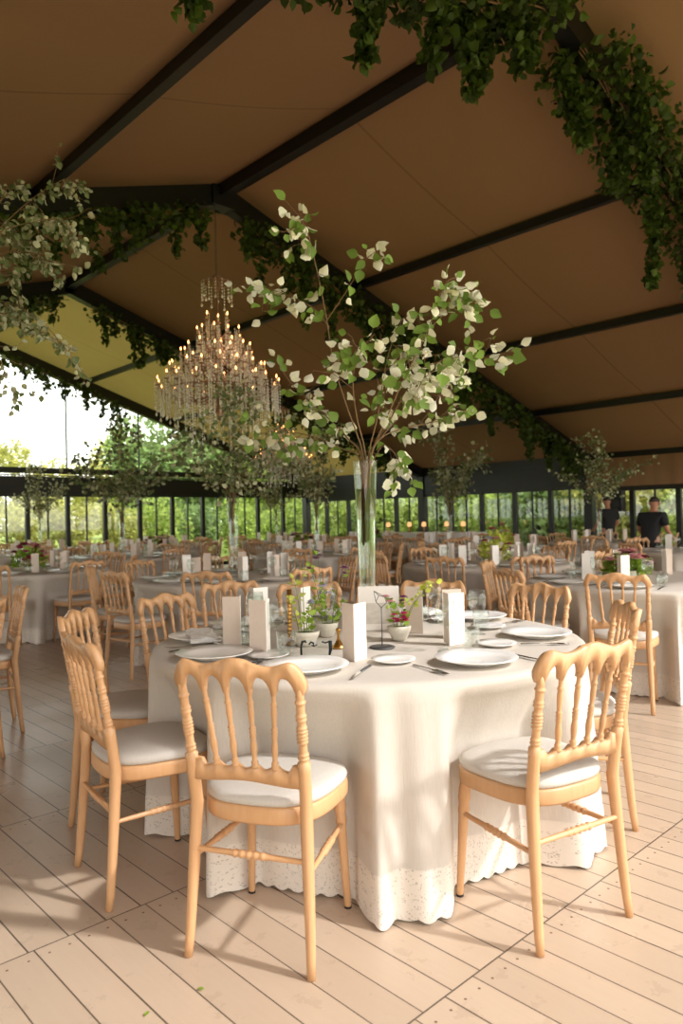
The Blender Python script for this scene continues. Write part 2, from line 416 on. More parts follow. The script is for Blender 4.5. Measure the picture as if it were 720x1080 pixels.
for sgn, sd in ((-1, 'west'), (1, 'east')):
    for dv in (2.5, 5.0, 7.5, 10.0):
        x = RX+sgn*dv
        w = .09 if dv < 10 else .14
        trim(lambda q: q.beam((x, FY[0], zr(x)+.09), (x, FY[4], zr(x)+.09), w, .11 if dv < 10 else .2), f'black roof purlin {dv} metres off the ridge, {sd} slope')
trim(lambda q: q.beam((RX, FY[0], HR+.06), (RX, FY[4], HR+.06), .14, .16), 'black ridge beam')
trim(lambda q: (q.box((RX, FY[2], HR-.02), (.36, .24, .26)), ), 'black steel ridge joint of the chandelier frame')
# fabric valance at the east eave of the bay by the camera
def valance(q):
    N = 60; vs = []
    for i in range(N+1):
        y = 3.2+5.0*i/N; w = .02*math.sin(i*1.7)
        for z in (HE+.05, 1.86): vs.append((XR-.14+w*(1 if z < 2 else .3), y, z))
    q.add(vs, [(2*i, 2*i+1, 2*i+3, 2*i+2) for i in range(N)])
trim(valance, 'brown fabric valance under the east eave', 'tent')
trim(lambda q: q.box((XR, 13.2, 2.22), (.12, 10, .66)), 'black eave beam over the east windows')
trim(lambda q: q.box((XR, 5.7, 1.85), (.1, 5, .08)), 'black rail over the windows by the standing staff')
trim(lambda q: (q.box((RX, 18.2, 2.28), (2*HW, .14, .44)), q.box((RX, 18.2, 2.60), (2*HW, .10, .05)), q.box((RX, 18.2, 2.53), (2*HW, .03, .03))), 'black transom beam across the end gable')

def light_block_curtain(q):
    N = 66; vs = []
    for i in range(N+1):
        y = FY[0]+5*i/N
        for z in (HE+.05, 1.2, .01): vs.append((XL+.14+.035*math.sin(i*1.1)+.02*math.sin(i*.31), y, z))
    q.add(vs, [(3*i+k, 3*i+k+1, 3*i+k+4, 3*i+k+3) for i in range(N) for k in (0, 1)])
q = MB(); light_block_curtain(q); struct(q.build('light_block_wall', M['tent']), 'unseen brown fabric side wall added to block light')  # out-of-view fabric wall, added to keep outside light off the floor

wn = 0
def window(origin, ux, wid, ztop, ztop2=None, zbot=0.0, mull=True, post=.10, label=''):
    """one bay of glazing: black post, thin mullion, sill and head, with its pane"""
    global wn; wn += 1
    o = Vector(origin); ux = Vector(ux); un = Vector((-ux.y, ux.x, 0)); ztop2 = ztop if ztop2 is None else ztop2
    q = MB(); R = Matrix(((ux.x, un.x, 0), (ux.y, un.y, 0), (0, 0, 1)))
    q.box(o+Vector((0, 0, (zbot+ztop)/2)), (post, post, ztop-zbot), 0, R)
    q.box(o+ux*wid/2+Vector((0, 0, zbot+.05)), (wid-post, .07, .10), 0, R)
    if ztop2 == ztop: q.box(o+ux*wid/2+Vector((0, 0, ztop-.03)), (wid-post, .06, .06), 0, R)
    if mull: q.box(o+ux*wid/2+Vector((0, 0, (zbot+min(ztop, ztop2))/2)), (.035, .04, min(ztop, ztop2)-zbot-.1), 0, R)
    fr = struct(q.build(f'window_{wn}', M['steelframe']), label)
    q = MB(); a, c = o+ux*post*.4, o+ux*(wid-post*.4); g = un*.004
    vs = [a-g, c-g, c+g, a+g]
    vs = [v+Vector((0, 0, zbot+.06)) for v in vs]+[Vector((v.x, v.y, (ztop if i in (0, 3) else ztop2)-.03)) for i, v in enumerate(vs)]
    q.add(vs, [(3, 2, 1, 0), (4, 5, 6, 7), (0, 1, 5, 4), (1, 2, 6, 5), (2, 3, 7, 6), (3, 0, 4, 7)], 0, False)
    pn = q.build('glass_pane', M['pane'], fr); return fr
for i in range(15):
    y = 3.2+i
    window((XR, y, 0), (0, 1, 0), 1.0, 1.9 if y >= 8.1 else 1.82, label=f'{ORD[i]} window bay of the side wall from the camera end')
for i in range(20):
    x = XL+i
    window((x, 18.2, 0), (1, 0, 0), 1.0, 2.06, label=f'{ORD[i]} lower window bay of the end gable')
for i in range(10):
    x = XL+2*i
    window((x, 18.2, 0), (1, 0, 0), 2.0, zr(x)-.05, zr(x+2)-.05, 2.62, False, .035, label=f'{ORD[i]} upper pane of the end gable')

# ------------------------------------------------------------------ chairs
def xspread(z): return .94+.06*(z-.45)/.45
def yback(z): return -.178-.055*((z-.45)/.45)-.02*((max(z, .45)-.45)/.45)**2
def bead_profile(z0, z1, r, beads, n=26):
    out = []
    for i in range(n+1):
        t = i/n; rr = r*(1+.0*t)
        for bz, amp, w in beads: rr += amp*math.exp(-((t-bz)/w)**2)
        out.append((z0+(z1-z0)*t, rr))
    return out
SP_X = [-.111, -.037, .037, .111]
def crest_mb(mb, N=80, mi=0, th=.0145):
    vs = []
    for i in range(N+1):
        x = -.207+.414*i/N; ax = abs(x)
        zt = .895+.0115*math.cos(x/.2*2*PI*.98)*(1-.45*max(0, min(1, (ax-.12)/.06)))
        if ax > .160: zt -= .062*((ax-.160)/.047)**2.4
        zb = .80
        for k in range(5):
            xc = -.148+.074*k; w = .0315 if k in (1, 2, 3) else .0295
            if abs(x-xc) < w: zb = .80+.052*math.sqrt(1-((x-xc)/w)**2)
        if ax > .198: zb = .80+.02*((ax-.198)/.009)
        zb = min(zb, zt-.01)
        y = yback((zt+zb)/2)-.012*(1-(x/.2)**2)
        e = th
        for z, yy in ((zb, y-e*.8), (zt-.006, y-e), (zt, y), (zt-.006, y+e), (zb, y+e*.8)): vs.append((x, yy+(yback(z)-yback(.86)), z))
    fs = []
    for i in range(N):
        for k in range(5):
            fs.append((i*5+k, i*5+(k+1) % 5, (i+1)*5+(k+1) % 5, (i+1)*5+k))
    fs += [(4, 3, 2, 1, 0), tuple(N*5+k for k in range(5))]
    mb.add(vs, fs, mi)
def rail_mb(mb, N=60, mi=0):
    vs = []
    for i in range(N+1):
        x = -.168+.336*i/N
        zt = .572
        for sx in SP_X: zt += .016*math.exp(-((x-sx*.84)/.017)**2)
        if abs(x) > .135: zt += .02*min(1, (abs(x)-.135)/.012)
        zb = .532+.006*math.cos(x/.168*PI)
        y = yback(.56)-.008*(1-(x/.17)**2)
        for z, yy in ((zb, y-.011), (zt-.004, y-.012), (zt, y), (zt-.004, y+.012), (zb, y+.011)): vs.append((x, yy, z))
    fs = [(i*5+k, i*5+(k+1) % 5, (i+1)*5+(k+1) % 5, (i+1)*5+k) for i in range(N) for k in range(5)]
    fs += [(4, 3, 2, 1, 0), tuple(N*5+k for k in range(5))]
    mb.add(vs, fs, mi)
def seat_outline(k=1.0, N=40):
    out = []
    for i in range(N):
        a = 2*PI*i/N; c, s_ = math.cos(a), math.sin(a); e = 2/3.0
        x = .208*math.copysign(abs(c)**e, c); y = .198*math.copysign(abs(s_)**e, s_)
        x *= 1+.10*y/.2; out.append((x*k, (y+.005)*k))
    return out
def seat_frame_mb(mb, N=40, mi=0):
    rings = []
    for k, z in ((.80, .408), (.985, .405), (1.0, .412), (1.0, .448), (.985, .455), (.80, .456)): rings.append([(x, y, z) for x, y in seat_outline(k, N)])
    vs = [p for r in rings for p in r]; n = len(rings)
    fs = [(i*N+k, i*N+(k+1) % N, (i+1)*N+(k+1) % N, (i+1)*N+k) for i in range(n-1) for k in range(N)]
    fs += [tuple(reversed(range(N))), tuple(range((n-1)*N, n*N))]
    mb.add(vs, fs, mi)
def cushion_mb(mb, N=40, mi=0):
    vs = []; prof = [(.93, .455), (.985, .459), (.995, .470), (.975, .483), (.90, .491), (.70, .497), (.4, .5), (.15, .501)]
    for k, z in prof: vs += [(x, y, z) for x, y in seat_outline(k, N)]
    n = len(prof)
    fs = [(i*N+k, i*N+(k+1) % N, (i+1)*N+(k+1) % N, (i+1)*N+k) for i in range(n-1) for k in range(N)]
    fs += [tuple(range((n-1)*N, n*N)), tuple(reversed(range(N)))]
    mb.add(vs, fs, mi)
def post_mb(mb, sx, seg=10, mi=0, fine=True):
    pts, rad = [], []
    for i in range(9):
        t = i/8; z = .45*t; pts.append((sx*(.196-.019*t), -.215+.037*t**.8, z)); rad.append(.0125+.0075*t**.7)
    if fine:
        for z, r in bead_profile(.47, .60, .019, [(.95, .003, .05)], 5): pts.append((sx*.189*xspread(z), yback(z), z)); rad.append(r)
        beads = [(.05, .005, .016), (.11, .0045, .016), (.30, .005, .015), (.355, .005, .015), (.41, .005, .015), (.465, .005, .015), (.52, .004, .015), (.64, .004, .02), (.70, .004, .02), (.90, .005, .018)]
        for z, r in bead_profile(.605, .80, .0128, beads, 56): pts.append((sx*.189*xspread(z), yback(z), z)); rad.append(r)
    else:
        for z, r in ((.58, .019), (.62, .013), (.68, .016), (.74, .014), (.80, .014)): pts.append((sx*.189*xspread(z), yback(z), z)); rad.append(r)
    pts.append((sx*.19, yback(.825), .825)); rad.append(.009)
    mb.tube(pts, rad, seg, mi)
def spindle_mb(mb, sx, seg=8, mi=0, fine=True):
    pts, rad = [], []
    if fine:
        prof = bead_profile(.578, .815, .0068, [(.0, .006, .04), (.07, .004, .02), (.25, .0035, .10), (.40, .004, .014), (.45, .004, .014), (.50, .004, .014), (.70, .0025, .1), (.82, .0035, .014), (.97, .003, .03)], 44)
    else: prof = [(.575, .010), (.63, .009), (.69, .011), (.76, .008), (.81, .009)]
    for z, r in prof:
        t = (z-.578)/.237; x = sx*(.84+.16*t)
        pts.append((x, yback(z)-.010*(1-(x/.2)**2), z)); rad.append(r)
    mb.tube(pts, rad, seg, mi)
def leg_mb(mb, sx, seg=10, mi=0):
    pts, rad = [], []
    for i in range(31):
        t = i/30; z = .42*t
        r = .0115+.008*t
        for bz, amp, w in ((.80, .004, .018), (.85, .004, .018), (.93, -.004, .03), (.70, .003, .015)): r += amp*math.exp(-((t-bz)/w)**2)
        pts.append((sx*(.176-.018*t), .176-.022*t, z)); rad.append(r)
    mb.tube(pts, rad, seg, mi)
def stretcher_mb(mb, a, b_, seg=8, mi=0, fine=True):
    a, b_ = Vector(a), Vector(b_); n = 60 if fine else 4; pts, rad = [], []
    for i in range(n+1):
        t = i/n; r = .0075+.002*math.sin(PI*t)
        for bz in (.38, .44, .50, .56, .62): r += .0045*math.exp(-((t-bz)/.014)**2)
        pts.append(a.lerp(b_, t)); rad.append(r)
    mb.tube(pts, rad, seg, mi)
STR = [((-.188, -.19, .285), (-.168, .165, .285)), ((.188, -.19, .285), (.168, .165, .285)), ((-.186, -.192, .315), (.186, -.192, .315)), ((-.165, .165, .25), (.165, .165, .25))]
def make_chair():
    t = thing('wooden_chair', '', 'chair')
    for nm, fn, args, mt in (('seat_frame', seat_frame_mb, (), 'wood'), ('cushion', cushion_mb, (), 'cushion'), ('crest_rail', crest_mb, (), 'wood'), ('back_rail', rail_mb, (), 'wood')):
        q = MB(); fn(q, *args); q.build(nm, M[mt], t)
    for sx in (-1, 1): q = MB(); post_mb(q, sx); q.build('back_post', M['wood'], t)
    for sx in SP_X: q = MB(); spindle_mb(q, sx); q.build('spindle', M['wood'], t)
    for sx in (-1, 1):
        q = MB(); leg_mb(q, sx); lg = q.build('front_leg', M['wood'], t)
        q = MB(); q.lathe([(0, 0), (.0125, 0), (.0125, .007), (0, .007)], 10, (sx*.176, .176, -.001)); q.build('foot_glide', M['rubber'], lg)
    for s_ in STR[:3]: q = MB(); stretcher_mb(q, *s_); q.build('stretcher', M['wood'], t)
    return t
def make_far_chair():
    q = MB(); seat_frame_mb(q, 16); cushion_mb(q, 16, 1); crest_mb(q, 40); rail_mb(q, 20)
    for sx in (-1, 1):
        post_mb(q, sx, 5, 0, False); q.tube([(sx*.176, .176, 0), (sx*.158, .154, .42)], [.0115, .019], 5)
    for sx in SP_X: spindle_mb(q, sx, 5, 0, False)
    for s_ in STR[:3]: stretcher_mb(q, *s_, 5, 0, False)
    return tag(q.build('wooden_chair', [M['wood'], M['cushion']]), '', 'chair')
NEAR_CHAIR, FAR_CHAIR = Proto(make_chair), Proto(make_far_chair)
chair_spots = []

# ------------------------------------------------------------------ tableware prototypes
def make_plate():
    q = MB(); q.lathe([(0, .004), (.055, .004), (.085, .0), (.088, .004), (.105, .010), (.150, .022), (.152, .024), (.150, .026), (.104, .015), (.092, .010), (0, .009)], 40)
    t = tag(q.build('dinner_plate', M['china']), '', 'plate'); return t
def make_side_plate():
    q = MB(); q.lathe([(0, .003), (.04, .003), (.05, 0), (.055, .004), (.082, .012), (.083, .015), (.06, .008), (0, .007)], 32)
    return tag(q.build('side_plate', M['china']), '', 'plate')
def make_menu():
    q = MB(); h, w, a = .215, .082, math.radians(57)
    for sgn, mi in ((-1, 0), (1, 1)):
        d = Vector((math.cos(a)*sgn, -math.sin(a), 0)); nn = Vector((math.sin(a)*sgn, math.cos(a), 0))
        pts = [Vector((0, 0, 0)), d*w]; th = nn*.0012
        vs = [p+th*s_+Vector((0, 0, z)) for z in (0, h) for p in pts for s_ in (-1, 1)]
        q.add(vs, [(0, 1, 3, 2), (4, 6, 7, 5), (0, 4, 5, 1), (2, 3, 7, 6), (0, 2, 6, 4), (1, 5, 7, 3)], mi, False)
    return tag(q.build('menu_card', [M['paper'], M['paper_shade']]), '', 'menu card')
def make_wine():
    t = thing('wine_glass', '', 'glass')
    q = MB(); q.lathe([(.012, .095), (.030, .108), (.040, .135), (.041, .165), (.035, .20), (.0335, .20), (.039, .165), (.0385, .136), (.029, .110), (0, .098)], 24); q.build('bowl', M['glass'], t)
    q = MB(); q.lathe([(0, .097), (.010, .094), (.004, .085), (.0038, .02), (.008, .008), (0, .006)], 12); q.build('stem', M['glass'], t)
    q = MB(); q.lathe([(0, 0), (.034, 0), (.035, .002), (.012, .006), (0, .007)], 24); q.build('foot', M['glass'], t)
    return t
def make_tumbler():
    q = MB(); q.lathe([(0, 0), (.028, 0), (.030, .004), (.036, .055), (.037, .095), (.0355, .095), (.0345, .055), (.028, .012), (0, .010)], 36, ripple=.018)
    return tag(q.build('ribbed_tumbler', M['glass']), '', 'glass')
def make_fork():
    q = MB(); q.tube([(0, -.10, .004), (0, -.05, .005), (0, .02, .006)], [.006, .004, .003], 6, flat=.4)
    q.box((0, .035, .006), (.022, .03, .0025))
    for k in range(4): q.tube([(-.0085+.0057*k, .048, .006), (-.0085+.0057*k, .095, .004)], [.0022, .0012], 5)
    return tag(q.build('fork', M['silver']), '', 'fork')
def make_knife():
    t = thing('table_knife', '', 'knife')
    q = MB(); q.tube([(0, -.11, .005), (0, -.06, .006), (0, -.01, .005)], [.0075, .0065, .005], 8, flat=.6); q.build('handle', M['iron'], t)
    q = MB(); q.add([(-.006, -.01, .004), (.008, -.01, .004), (.009, .06, .004), (.002, .11, .004), (-.006, .095, .004)]+[(-.006, -.01, .0055), (.008, -.01, .0055), (.009, .06, .0055), (.002, .11, .0055), (-.006, .095, .0055)], [(4, 3, 2, 1, 0), (5, 6, 7, 8, 9)]+[(i, (i+1) % 5, 5+(i+1) % 5, 5+i) for i in range(5)], 0, False); q.build('blade', M['silver'], t)
    return t
def make_napkin():
    N = 22; q = MB(); rr = random.Random(3)
    def z(x, y): return .014+.006*math.sin(x*70+y*30)+.004*math.sin(y*95-x*20)+.012*max(0, 1-abs(x)/.05)
    vs = []
    for side in (0, 1):
        for i in range(N+1):
            for j in range(N+1):
                x, y = -.075+.15*i/N, -.16+.32*j/N; x *= 1-.25*math.cos(y*9)
                vs.append((x, y, (z(x, y) if side == 0 else .002)))
    M1 = (N+1)**2
    fs = [(i*(N+1)+j, (i+1)*(N+1)+j, (i+1)*(N+1)+j+1, i*(N+1)+j+1) for i in range(N) for j in range(N)]
    fs2 = [tuple(M1+k for k in reversed(f)) for f in fs]
    rim = [i*(N+1) for i in range(N+1)]+[N*(N+1)+j for j in range(1, N+1)]+[i*(N+1)+N for i in range(N-1, -1, -1)]+[j for j in range(N-1, 0, -1)]
    fs3 = [(rim[k], M1+rim[k], M1+rim[(k+1) % len(rim)], rim[(k+1) % len(rim)]) for k in range(len(rim))]
    q.add(vs, fs+fs2+fs3)
    return tag(q.build('folded_napkin', M['napkin']), '', 'napkin')
PLATE, SIDE, MENU, WINE, TUMB, FORK, KNIFE, NAPK = map(Proto, (make_plate, make_side_plate, make_menu, make_wine, make_tumbler, make_fork, make_knife, make_napkin))
def make_votive():
    t = thing('tea_light_glass', '', 'candle holder')
    q = MB(); q.lathe([(0, 0), (.024, 0), (.03, .06), (.028, .06), (.022, .006), (0, .006)], 16); q.build('cup', M['glass'], t)
    q = MB(); q.lathe([(0, .008), (.019, .008), (.019, .022), (0, .022)], 12); q.build('wax', M['candle'], t)
    return t
VOT = Proto(make_votive)

# ------------------------------------------------------------------ plants
def rnd_dir(r):
    while True:
        v = Vector((r.uniform(-1, 1), r.uniform(-1, 1), r.uniform(-1, 1)))
        if .05 < v.length < 1: return v.normalized()
def curve_pts(ctrl, n=14):
    ctrl = [Vector(c) for c in ctrl]; out = []; m = len(ctrl)-1
    for i in range(n+1):
        t = i/n*m; k = min(int(t), m-1); u = t-k
        p0, p1, p2, p3 = ctrl[max(k-1, 0)], ctrl[k], ctrl[k+1], ctrl[min(k+2, m)]
        out.append(.5*((2*p1)+(p2-p0)*u+(2*p0-5*p1+4*p2-p3)*u*u+(3*p1-p0-3*p2+p3)*u**3))
    return out
def leafy_branch(ctrl, name, parent, r, start, count, size, r0=.004, leafmat='poplar', twigs=3, seg=6, droop=.5, clump=.05, white=.62):
    pts = curve_pts(ctrl, 22)
    q = MB(); q.tube(pts, [r0*(1-.75*i/22) for i in range(23)], seg)
    lf = MB(); lines = [(pts, start)]
    for k in range(twigs):
        i = r.randint(int(22*start), 19); d = (pts[i+1]-pts[i]).normalized(); sd = (rnd_dir(r)+d*.6).normalized()
        L = r.uniform(.10, .26); tw = [pts[i], pts[i]+sd*L*.5+d*.02, pts[i]+sd*L+Vector((0, 0, -.02))]
        q.tube(tw, [r0*.4, r0*.3, r0*.15], 4); lines.append((curve_pts(tw, 8), .2))
    for k in range(count):
        ln, s0 = lines[0] if r.random() < .55 or len(lines) == 1 else r.choice(lines[1:])
        i = r.uniform(s0*(len(ln)-1), len(ln)-1.01); a = ln[int(i)].lerp(ln[int(i)+1], i-int(i))
        d = (ln[int(i)+1]-ln[int(i)]).normalized(); sd = (rnd_dir(r)*.9+d*.4+Vector((0, 0, -droop))).normalized()
        p = a+sd*r.uniform(.008, clump)
        q.tube([a, p], [.0008, .0006], 3)
        nn = rnd_dir(r)
        # poplar leaves show their pale underside to the light more often than not
        tocam = (Vector((-.6, -.75, .15))).normalized()
        if r.random() < .75:
            nn = (nn*.7-tocam if r.random() < white else nn*.7+tocam).normalized()
        lf.leaf(p, sd, nn, size*r.uniform(.6, 1.15), 0, r.uniform(.7, 1.0), r.uniform(.05, .22))
    br = q.build(name, M['stem'], parent)
    lf.build('foliage', M[leafmat], br)
    return br
def blossom(mb, c, r_, R, mi=0, petals=9):
    for ring, (k, el, L) in enumerate(((petals, .25, 1.0), (petals-2, .75, .8), (4, 1.2, .55))):
        for j in range(k):
            a = 2*PI*j/k+ring*.4+r_.uniform(-.2, .2); d = Vector((math.cos(a)*math.cos(el), math.sin(a)*math.cos(el), math.sin(el)))
            up = Vector((-math.cos(a)*math.sin(el), -math.sin(a)*math.sin(el), math.cos(el)))
            mb.leaf(c+d*R*.1, d, up, R*L, mi, .95, .25)
def make_low_flowers(name, seed, cols, nb, R, H, bowl=.10, leafmat='herb'):
    r = random.Random(seed); t = thing(name, '', 'flower arrangement')
    q = MB(); q.lathe([(0, 0), (bowl*.55, 0), (bowl*.6, .008), (bowl, .07), (bowl*.95, .075), (bowl*.85, .06), (0, .05)], 24); q.build('bowl', M['stoneware'], t)
    q = MB()
    for k in range(170):
        d = rnd_dir(r); d.z = abs(d.z); p = Vector((d.x*R*.8, d.y*R*.8, .06+d.z*H*.75))*r.uniform(.6, 1)
        p.z = max(p.z, .055); q.leaf(p, (d+rnd_dir(r)*.6), rnd_dir(r), r.uniform(.04, .075), 0, r.uniform(.5, .9))
    q.build('foliage', M[leafmat], t)
    for k in range(nb):
        d = rnd_dir(r); d.z = abs(d.z)*.9+.15; p = Vector((d.x*R*.8, d.y*R*.8, .07+d.z*H*.85))
        q = MB(); blossom(q, p, r, r.uniform(.035, .055)); q.build('flower', M[r.choice(cols)], t)
    return t

# ------------------------------------------------------------------ tablecloths
def cloth_thing(center, R, slots, label, seed, nth=288, H=.755, hem=1.0):
    """slots: angles where a chair seat pushes the cloth in"""
    r = random.Random(seed); t = thing('tablecloth', label, 'tablecloth', (center[0], center[1], 0), 0, 'ivory linen tablecloths')
    ph = [(r.randint(18, 52) if nth > 300 else r.randint(14, 40), r.uniform(0, 6.28), r.uniform(.3, 1)) for _ in range(6)]
    def rad(th, z):
        tt = max(0, min(1, (H-.03-z)/(H-.03)))
        fold = sum(a*math.cos(k*th+p+.5*math.sin(th*3)) for k, p, a in ph)/3.2
        sl = 0; rin = .78
        for s_ in slots:
            d = abs((th-s_[0]+PI) % (2*PI)-PI); w0, w1 = s_[2:] if len(s_) > 2 else (.25, .38); v = 1-max(0, min(1, (d-w0)/(w1-w0))) if d < w1 else 0
            if v > sl: sl, rin = v, s_[1]
        sl = sl*sl*(3-2*sl)
        free = R+.012+(hem-R)*tt**.8
        push = R+.006-(R-rin)*min(1, tt/.30)**.8
        rr = free*(1-sl)+push*sl
        return rr+fold*((.007+.028*tt) if nth > 300 else (.004+.040*tt))*(1-.85*sl)
    def rows(zs, q, name, mat, scallop=False, parent=None, zend=.17):
        vs = []; n = len(zs)
        for i, z in enumerate(zs):
            for k in range(nth):
                th = 2*PI*k/nth; zz = z
                if scallop and i == n-1: zz = z+.014*(1-abs(math.sin(th*44)))
                rr = rad(th, zz)+(.0015 if scallop else 0); vs.append((rr*math.cos(th), rr*math.sin(th), zz))
        return vs, [(i*nth+k, (i+1)*nth+k, (i+1)*nth+(k+1) % nth, i*nth+(k+1) % nth) for i in range(n-1) for k in range(nth)]
    q = MB(); top = []
    for f_, z in ((.25, H), (.5, H), (.75, H), (.92, H), (.97, H-.001), (.99, H-.005), (1.0, H-.013)):
        for k in range(nth):
            th = 2*PI*k/nth; top.append((f_*R*math.cos(th), f_*R*math.sin(th), z+.0012*math.sin(th*9+f_*20)*(f_ < .95)))
    fs = [(i*nth+k, (i+1)*nth+k, (i+1)*nth+(k+1) % nth, i*nth+(k+1) % nth) for i in range(6) for k in range(nth)]+[tuple(range(nth))]
    q.add(top, fs); base = len(q.v)-nth
    zs = [H-.03-i*(H-.03-.165)/14 for i in range(15)]
    vs, f2 = rows(zs, q, '', '')
    o = len(q.v); q.add(vs, f2)
    for k in range(nth): q.f.append([base+k, o+k, o+(k+1) % nth, base+(k+1) % nth]); q.mi.append(0); q.sm.append(True)
    q.build('cloth', M['linen'], t)
    q = MB(); zs = [.170-.03*i for i in range(6)]+[.004]
    vs, f2 = rows(zs, q, '', '', True); q.add(vs, f2)
    me = q.mesh('lace_trim', M['lace']); uv = me.uv_layers.new(name='UVMap')
    for pl in me.polygons:
        for li in pl.loop_indices:
            vi = me.loops[li].vertex_index; i, k = divmod(vi, nth)
            if k == 0 and any(me.loops[l2].vertex_index % nth == nth-1 for l2 in pl.loop_indices): k = nth
            uv.data[li].uv = (k/nth*2*PI*.98, me.vertices[vi].co.z)
    link(me, 'lace_trim', t)
    return t
H_T = .757
VIEW = Vector((fwd.x, fwd.y)).normalized()
def clock(th, c):                               # hour on the table as seen from the camera: six o'clock is the side nearest to it
    v = Vector((c[0], c[1])).normalized(); a0 = math.atan2(v.y, v.x)
    k = round(((a0-th) % (2*PI))/(2*PI)*12) % 12
    return HOUR[k]
def place_chair(c, th, rr, label, jitter=0, r=random, depth=None):
    """th: side of the table, rr: distance of the rear feet from the table centre"""
    o = Vector((math.cos(th), math.sin(th))); p = Vector(c)+o*(rr-.215); rz = th+PI/2+(r.uniform(-jitter, jitter))
    q = proj((p.x, p.y, .5))
    P = NEAR_CHAIR if q and q[2] < 7.6 else FAR_CHAIR
    return P.put((p.x, p.y, .001), rz, label, 'light wood chairs around the tables')

def lay_table(c, phrase, th0, n, center, seed, level, rear=1.26, skip=(), R=.945, near_lip=True, plates=True):
    r = random.Random(seed); ths = [th0+2*PI*k/n for k in range(n)]
    cloth_thing(c, R, [(a, rear-.215-.203-.075) for a in ths], f'ivory linen tablecloth with lace hem on the {phrase}', seed, 288 if level > 1 else 144)
    used = {}
    for k, th in enumerate(ths):
        hr = clock(th, c)
        if k not in skip:
            o = Vector((math.cos(th), math.sin(th)))
            if any(in_view((c[0]+o.x*1.1, c[1]+o.y*1.1, z), 15) for z in (.2, .9)):
                place_chair(c, th+r.uniform(-.03, .03), rear+r.uniform(-.04, .05), f"light wood chair at {hr} o'clock of the {phrase}", .06, r)
        o = Vector((math.cos(th), math.sin(th))); tg = Vector((-o.y, o.x)); C2 = Vector((c[0], c[1]))
        pl = lambda a, b_: (*(C2+o*a+tg*b_), H_T)
        if not in_view(pl(.72, 0), 5): continue
        rz = th+PI/2
        place = f"at {hr} o'clock on the {phrase}"
        PLATE.put(pl(.74, 0), rz, f'white dinner plate {place}', 'dinner plates')
        MENU.put(pl(.50, r.uniform(-.22, -.10)), rz+PI+r.uniform(-.9, .9), f'standing white menu card {place}', 'standing menu cards')
        if level >= 1:
            WINE.put(pl(.56, .08+r.uniform(-.02, .02)), 0, f'stemmed wine glass {place}', 'wine glasses')
            TUMB.put(pl(.57, .185), r.uniform(0, 6), f'ribbed clear tumbler {place}', 'ribbed tumblers')
        if level >= 2:
            FORK.put(pl(.74, -.20), rz+PI, f'silver fork {place}', 'forks')
            KNIFE.put(pl(.74, .20), rz+PI, f'dark handled knife {place}', 'knives')

def tall_vase(loc, label, hgt=.80, real=False, group='tall glass vases'):
    t = thing('tall_glass_vase', label, 'vase', loc, 0, group)
    s_ = hgt/.8
    if real:
        prof = [(0, 0), (.036, 0), (.040, .006), (.042, .2), (.048, .5), (.062, .795), (.0635, .80), (.0605, .80), (.0590, .795), (.045, .5), (.039, .2), (.037, .03), (0, .026)]
        q = MB(); q.lathe([(a, z*s_) for a, z in prof], 40); q.build('vase_body', M['glass'], t)
        q = MB(); q.lathe([(0, .028), (.0365, .031), (.0385, .2*s_), (.0445, .5*s_), (.0525, .66*s_), (0, .66*s_)], 40); q.build('water', M['water'], t)
    else:
        q = MB(); q.lathe([(a, z*s_) for a, z in [(0, 0), (.036, 0), (.040, .006), (.042, .2), (.048, .5), (.062, .8), (.060, .8), (.046, .5), (.040, .2), (.037, .03), (0, .03)]], 20); q.build('vase_body', M['glass'], t)
    return t
def make_tree_bouquet():
    r = random.Random(21); t = thing('branch_bouquet', '', 'branch bouquet')
    for k in range(9):
        a = 2*PI*k/9+r.uniform(-.3, .3); sp = r.uniform(.35, .85); h = r.uniform(.4, .9)
        if k < 3: sp, h = r.uniform(.05, .35), r.uniform(.85, 1.15)
        d = Vector((math.cos(a), math.sin(a), 0))
        ctrl = [Vector((0, 0, -.35))-d*.015, Vector((0, 0, 0))+d*.03, d*sp*.35+Vector((0, 0, h*.45)), d*sp*.75+Vector((0, 0, h*.85)), d*sp*1.1+Vector((0, 0, h))]
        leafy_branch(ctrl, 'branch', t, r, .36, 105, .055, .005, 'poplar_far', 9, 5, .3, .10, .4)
    return t
BOUQ = Proto(make_tree_bouquet)
exec_later = []

# ------------------------------------------------------------------ the front table
T0 = (2.34, 2.33); C0 = Vector(T0)
front_chairs = [(208, 1.257, 'light wood chair with its back to the camera in front of the front table'),
    (256.8, 1.235, 'sunlit wood chair standing on the plank seam, at the sunny side of the front table'),
    (171.3, 1.24, 'wood chair with shaded back facing the shaded side of the front table'),
    (136, 1.29, 'wood chair tucked behind the shaded side chair of the front table'),
    (308.6, 1.10, 'sunlit wood chair half hidden behind the sunny side chair of the front table'),
    (355, 1.25, 'wood chair past the white plates at the sunny far side of the front table'),
    (26, 1.25, 'wood chair straight behind the magenta flower bowl of the front table'),
    (61, 1.25, 'wood chair straight behind the brass candlestick of the front table'),
    (77, 1.64, 'wood chair behind the tall menu cards on the front table, far side'),
    (104, 1.25, 'wood chair behind the napkin covered plate of the front table')]
cloth_thing(T0, .945, [(math.radians(a), rr-.215-.203-.012, .19, .32) for a, rr, _ in front_chairs if rr < 1.5], 'sunlit ivory linen tablecloth with lace hem on the front table', 5, 576, hem=.985)
for a, rr, lab in front_chairs: place_chair(T0, math.radians(a), rr, lab)
who = {208: 'before the chair with its back to the camera', 256.8: 'before the sunny side chair', 171.3: 'before the shaded side chair', 136: 'before the chair tucked behind the shaded one',
       308.6: 'before the half hidden sunny chair', 355: 'before the chair at the sunny far side', 26: 'before the chair behind the magenta flowers', 61: 'before the chair behind the candlestick',
       77: 'before the chair behind the tall menu cards', 104: 'before the chair at the shaded far side'}
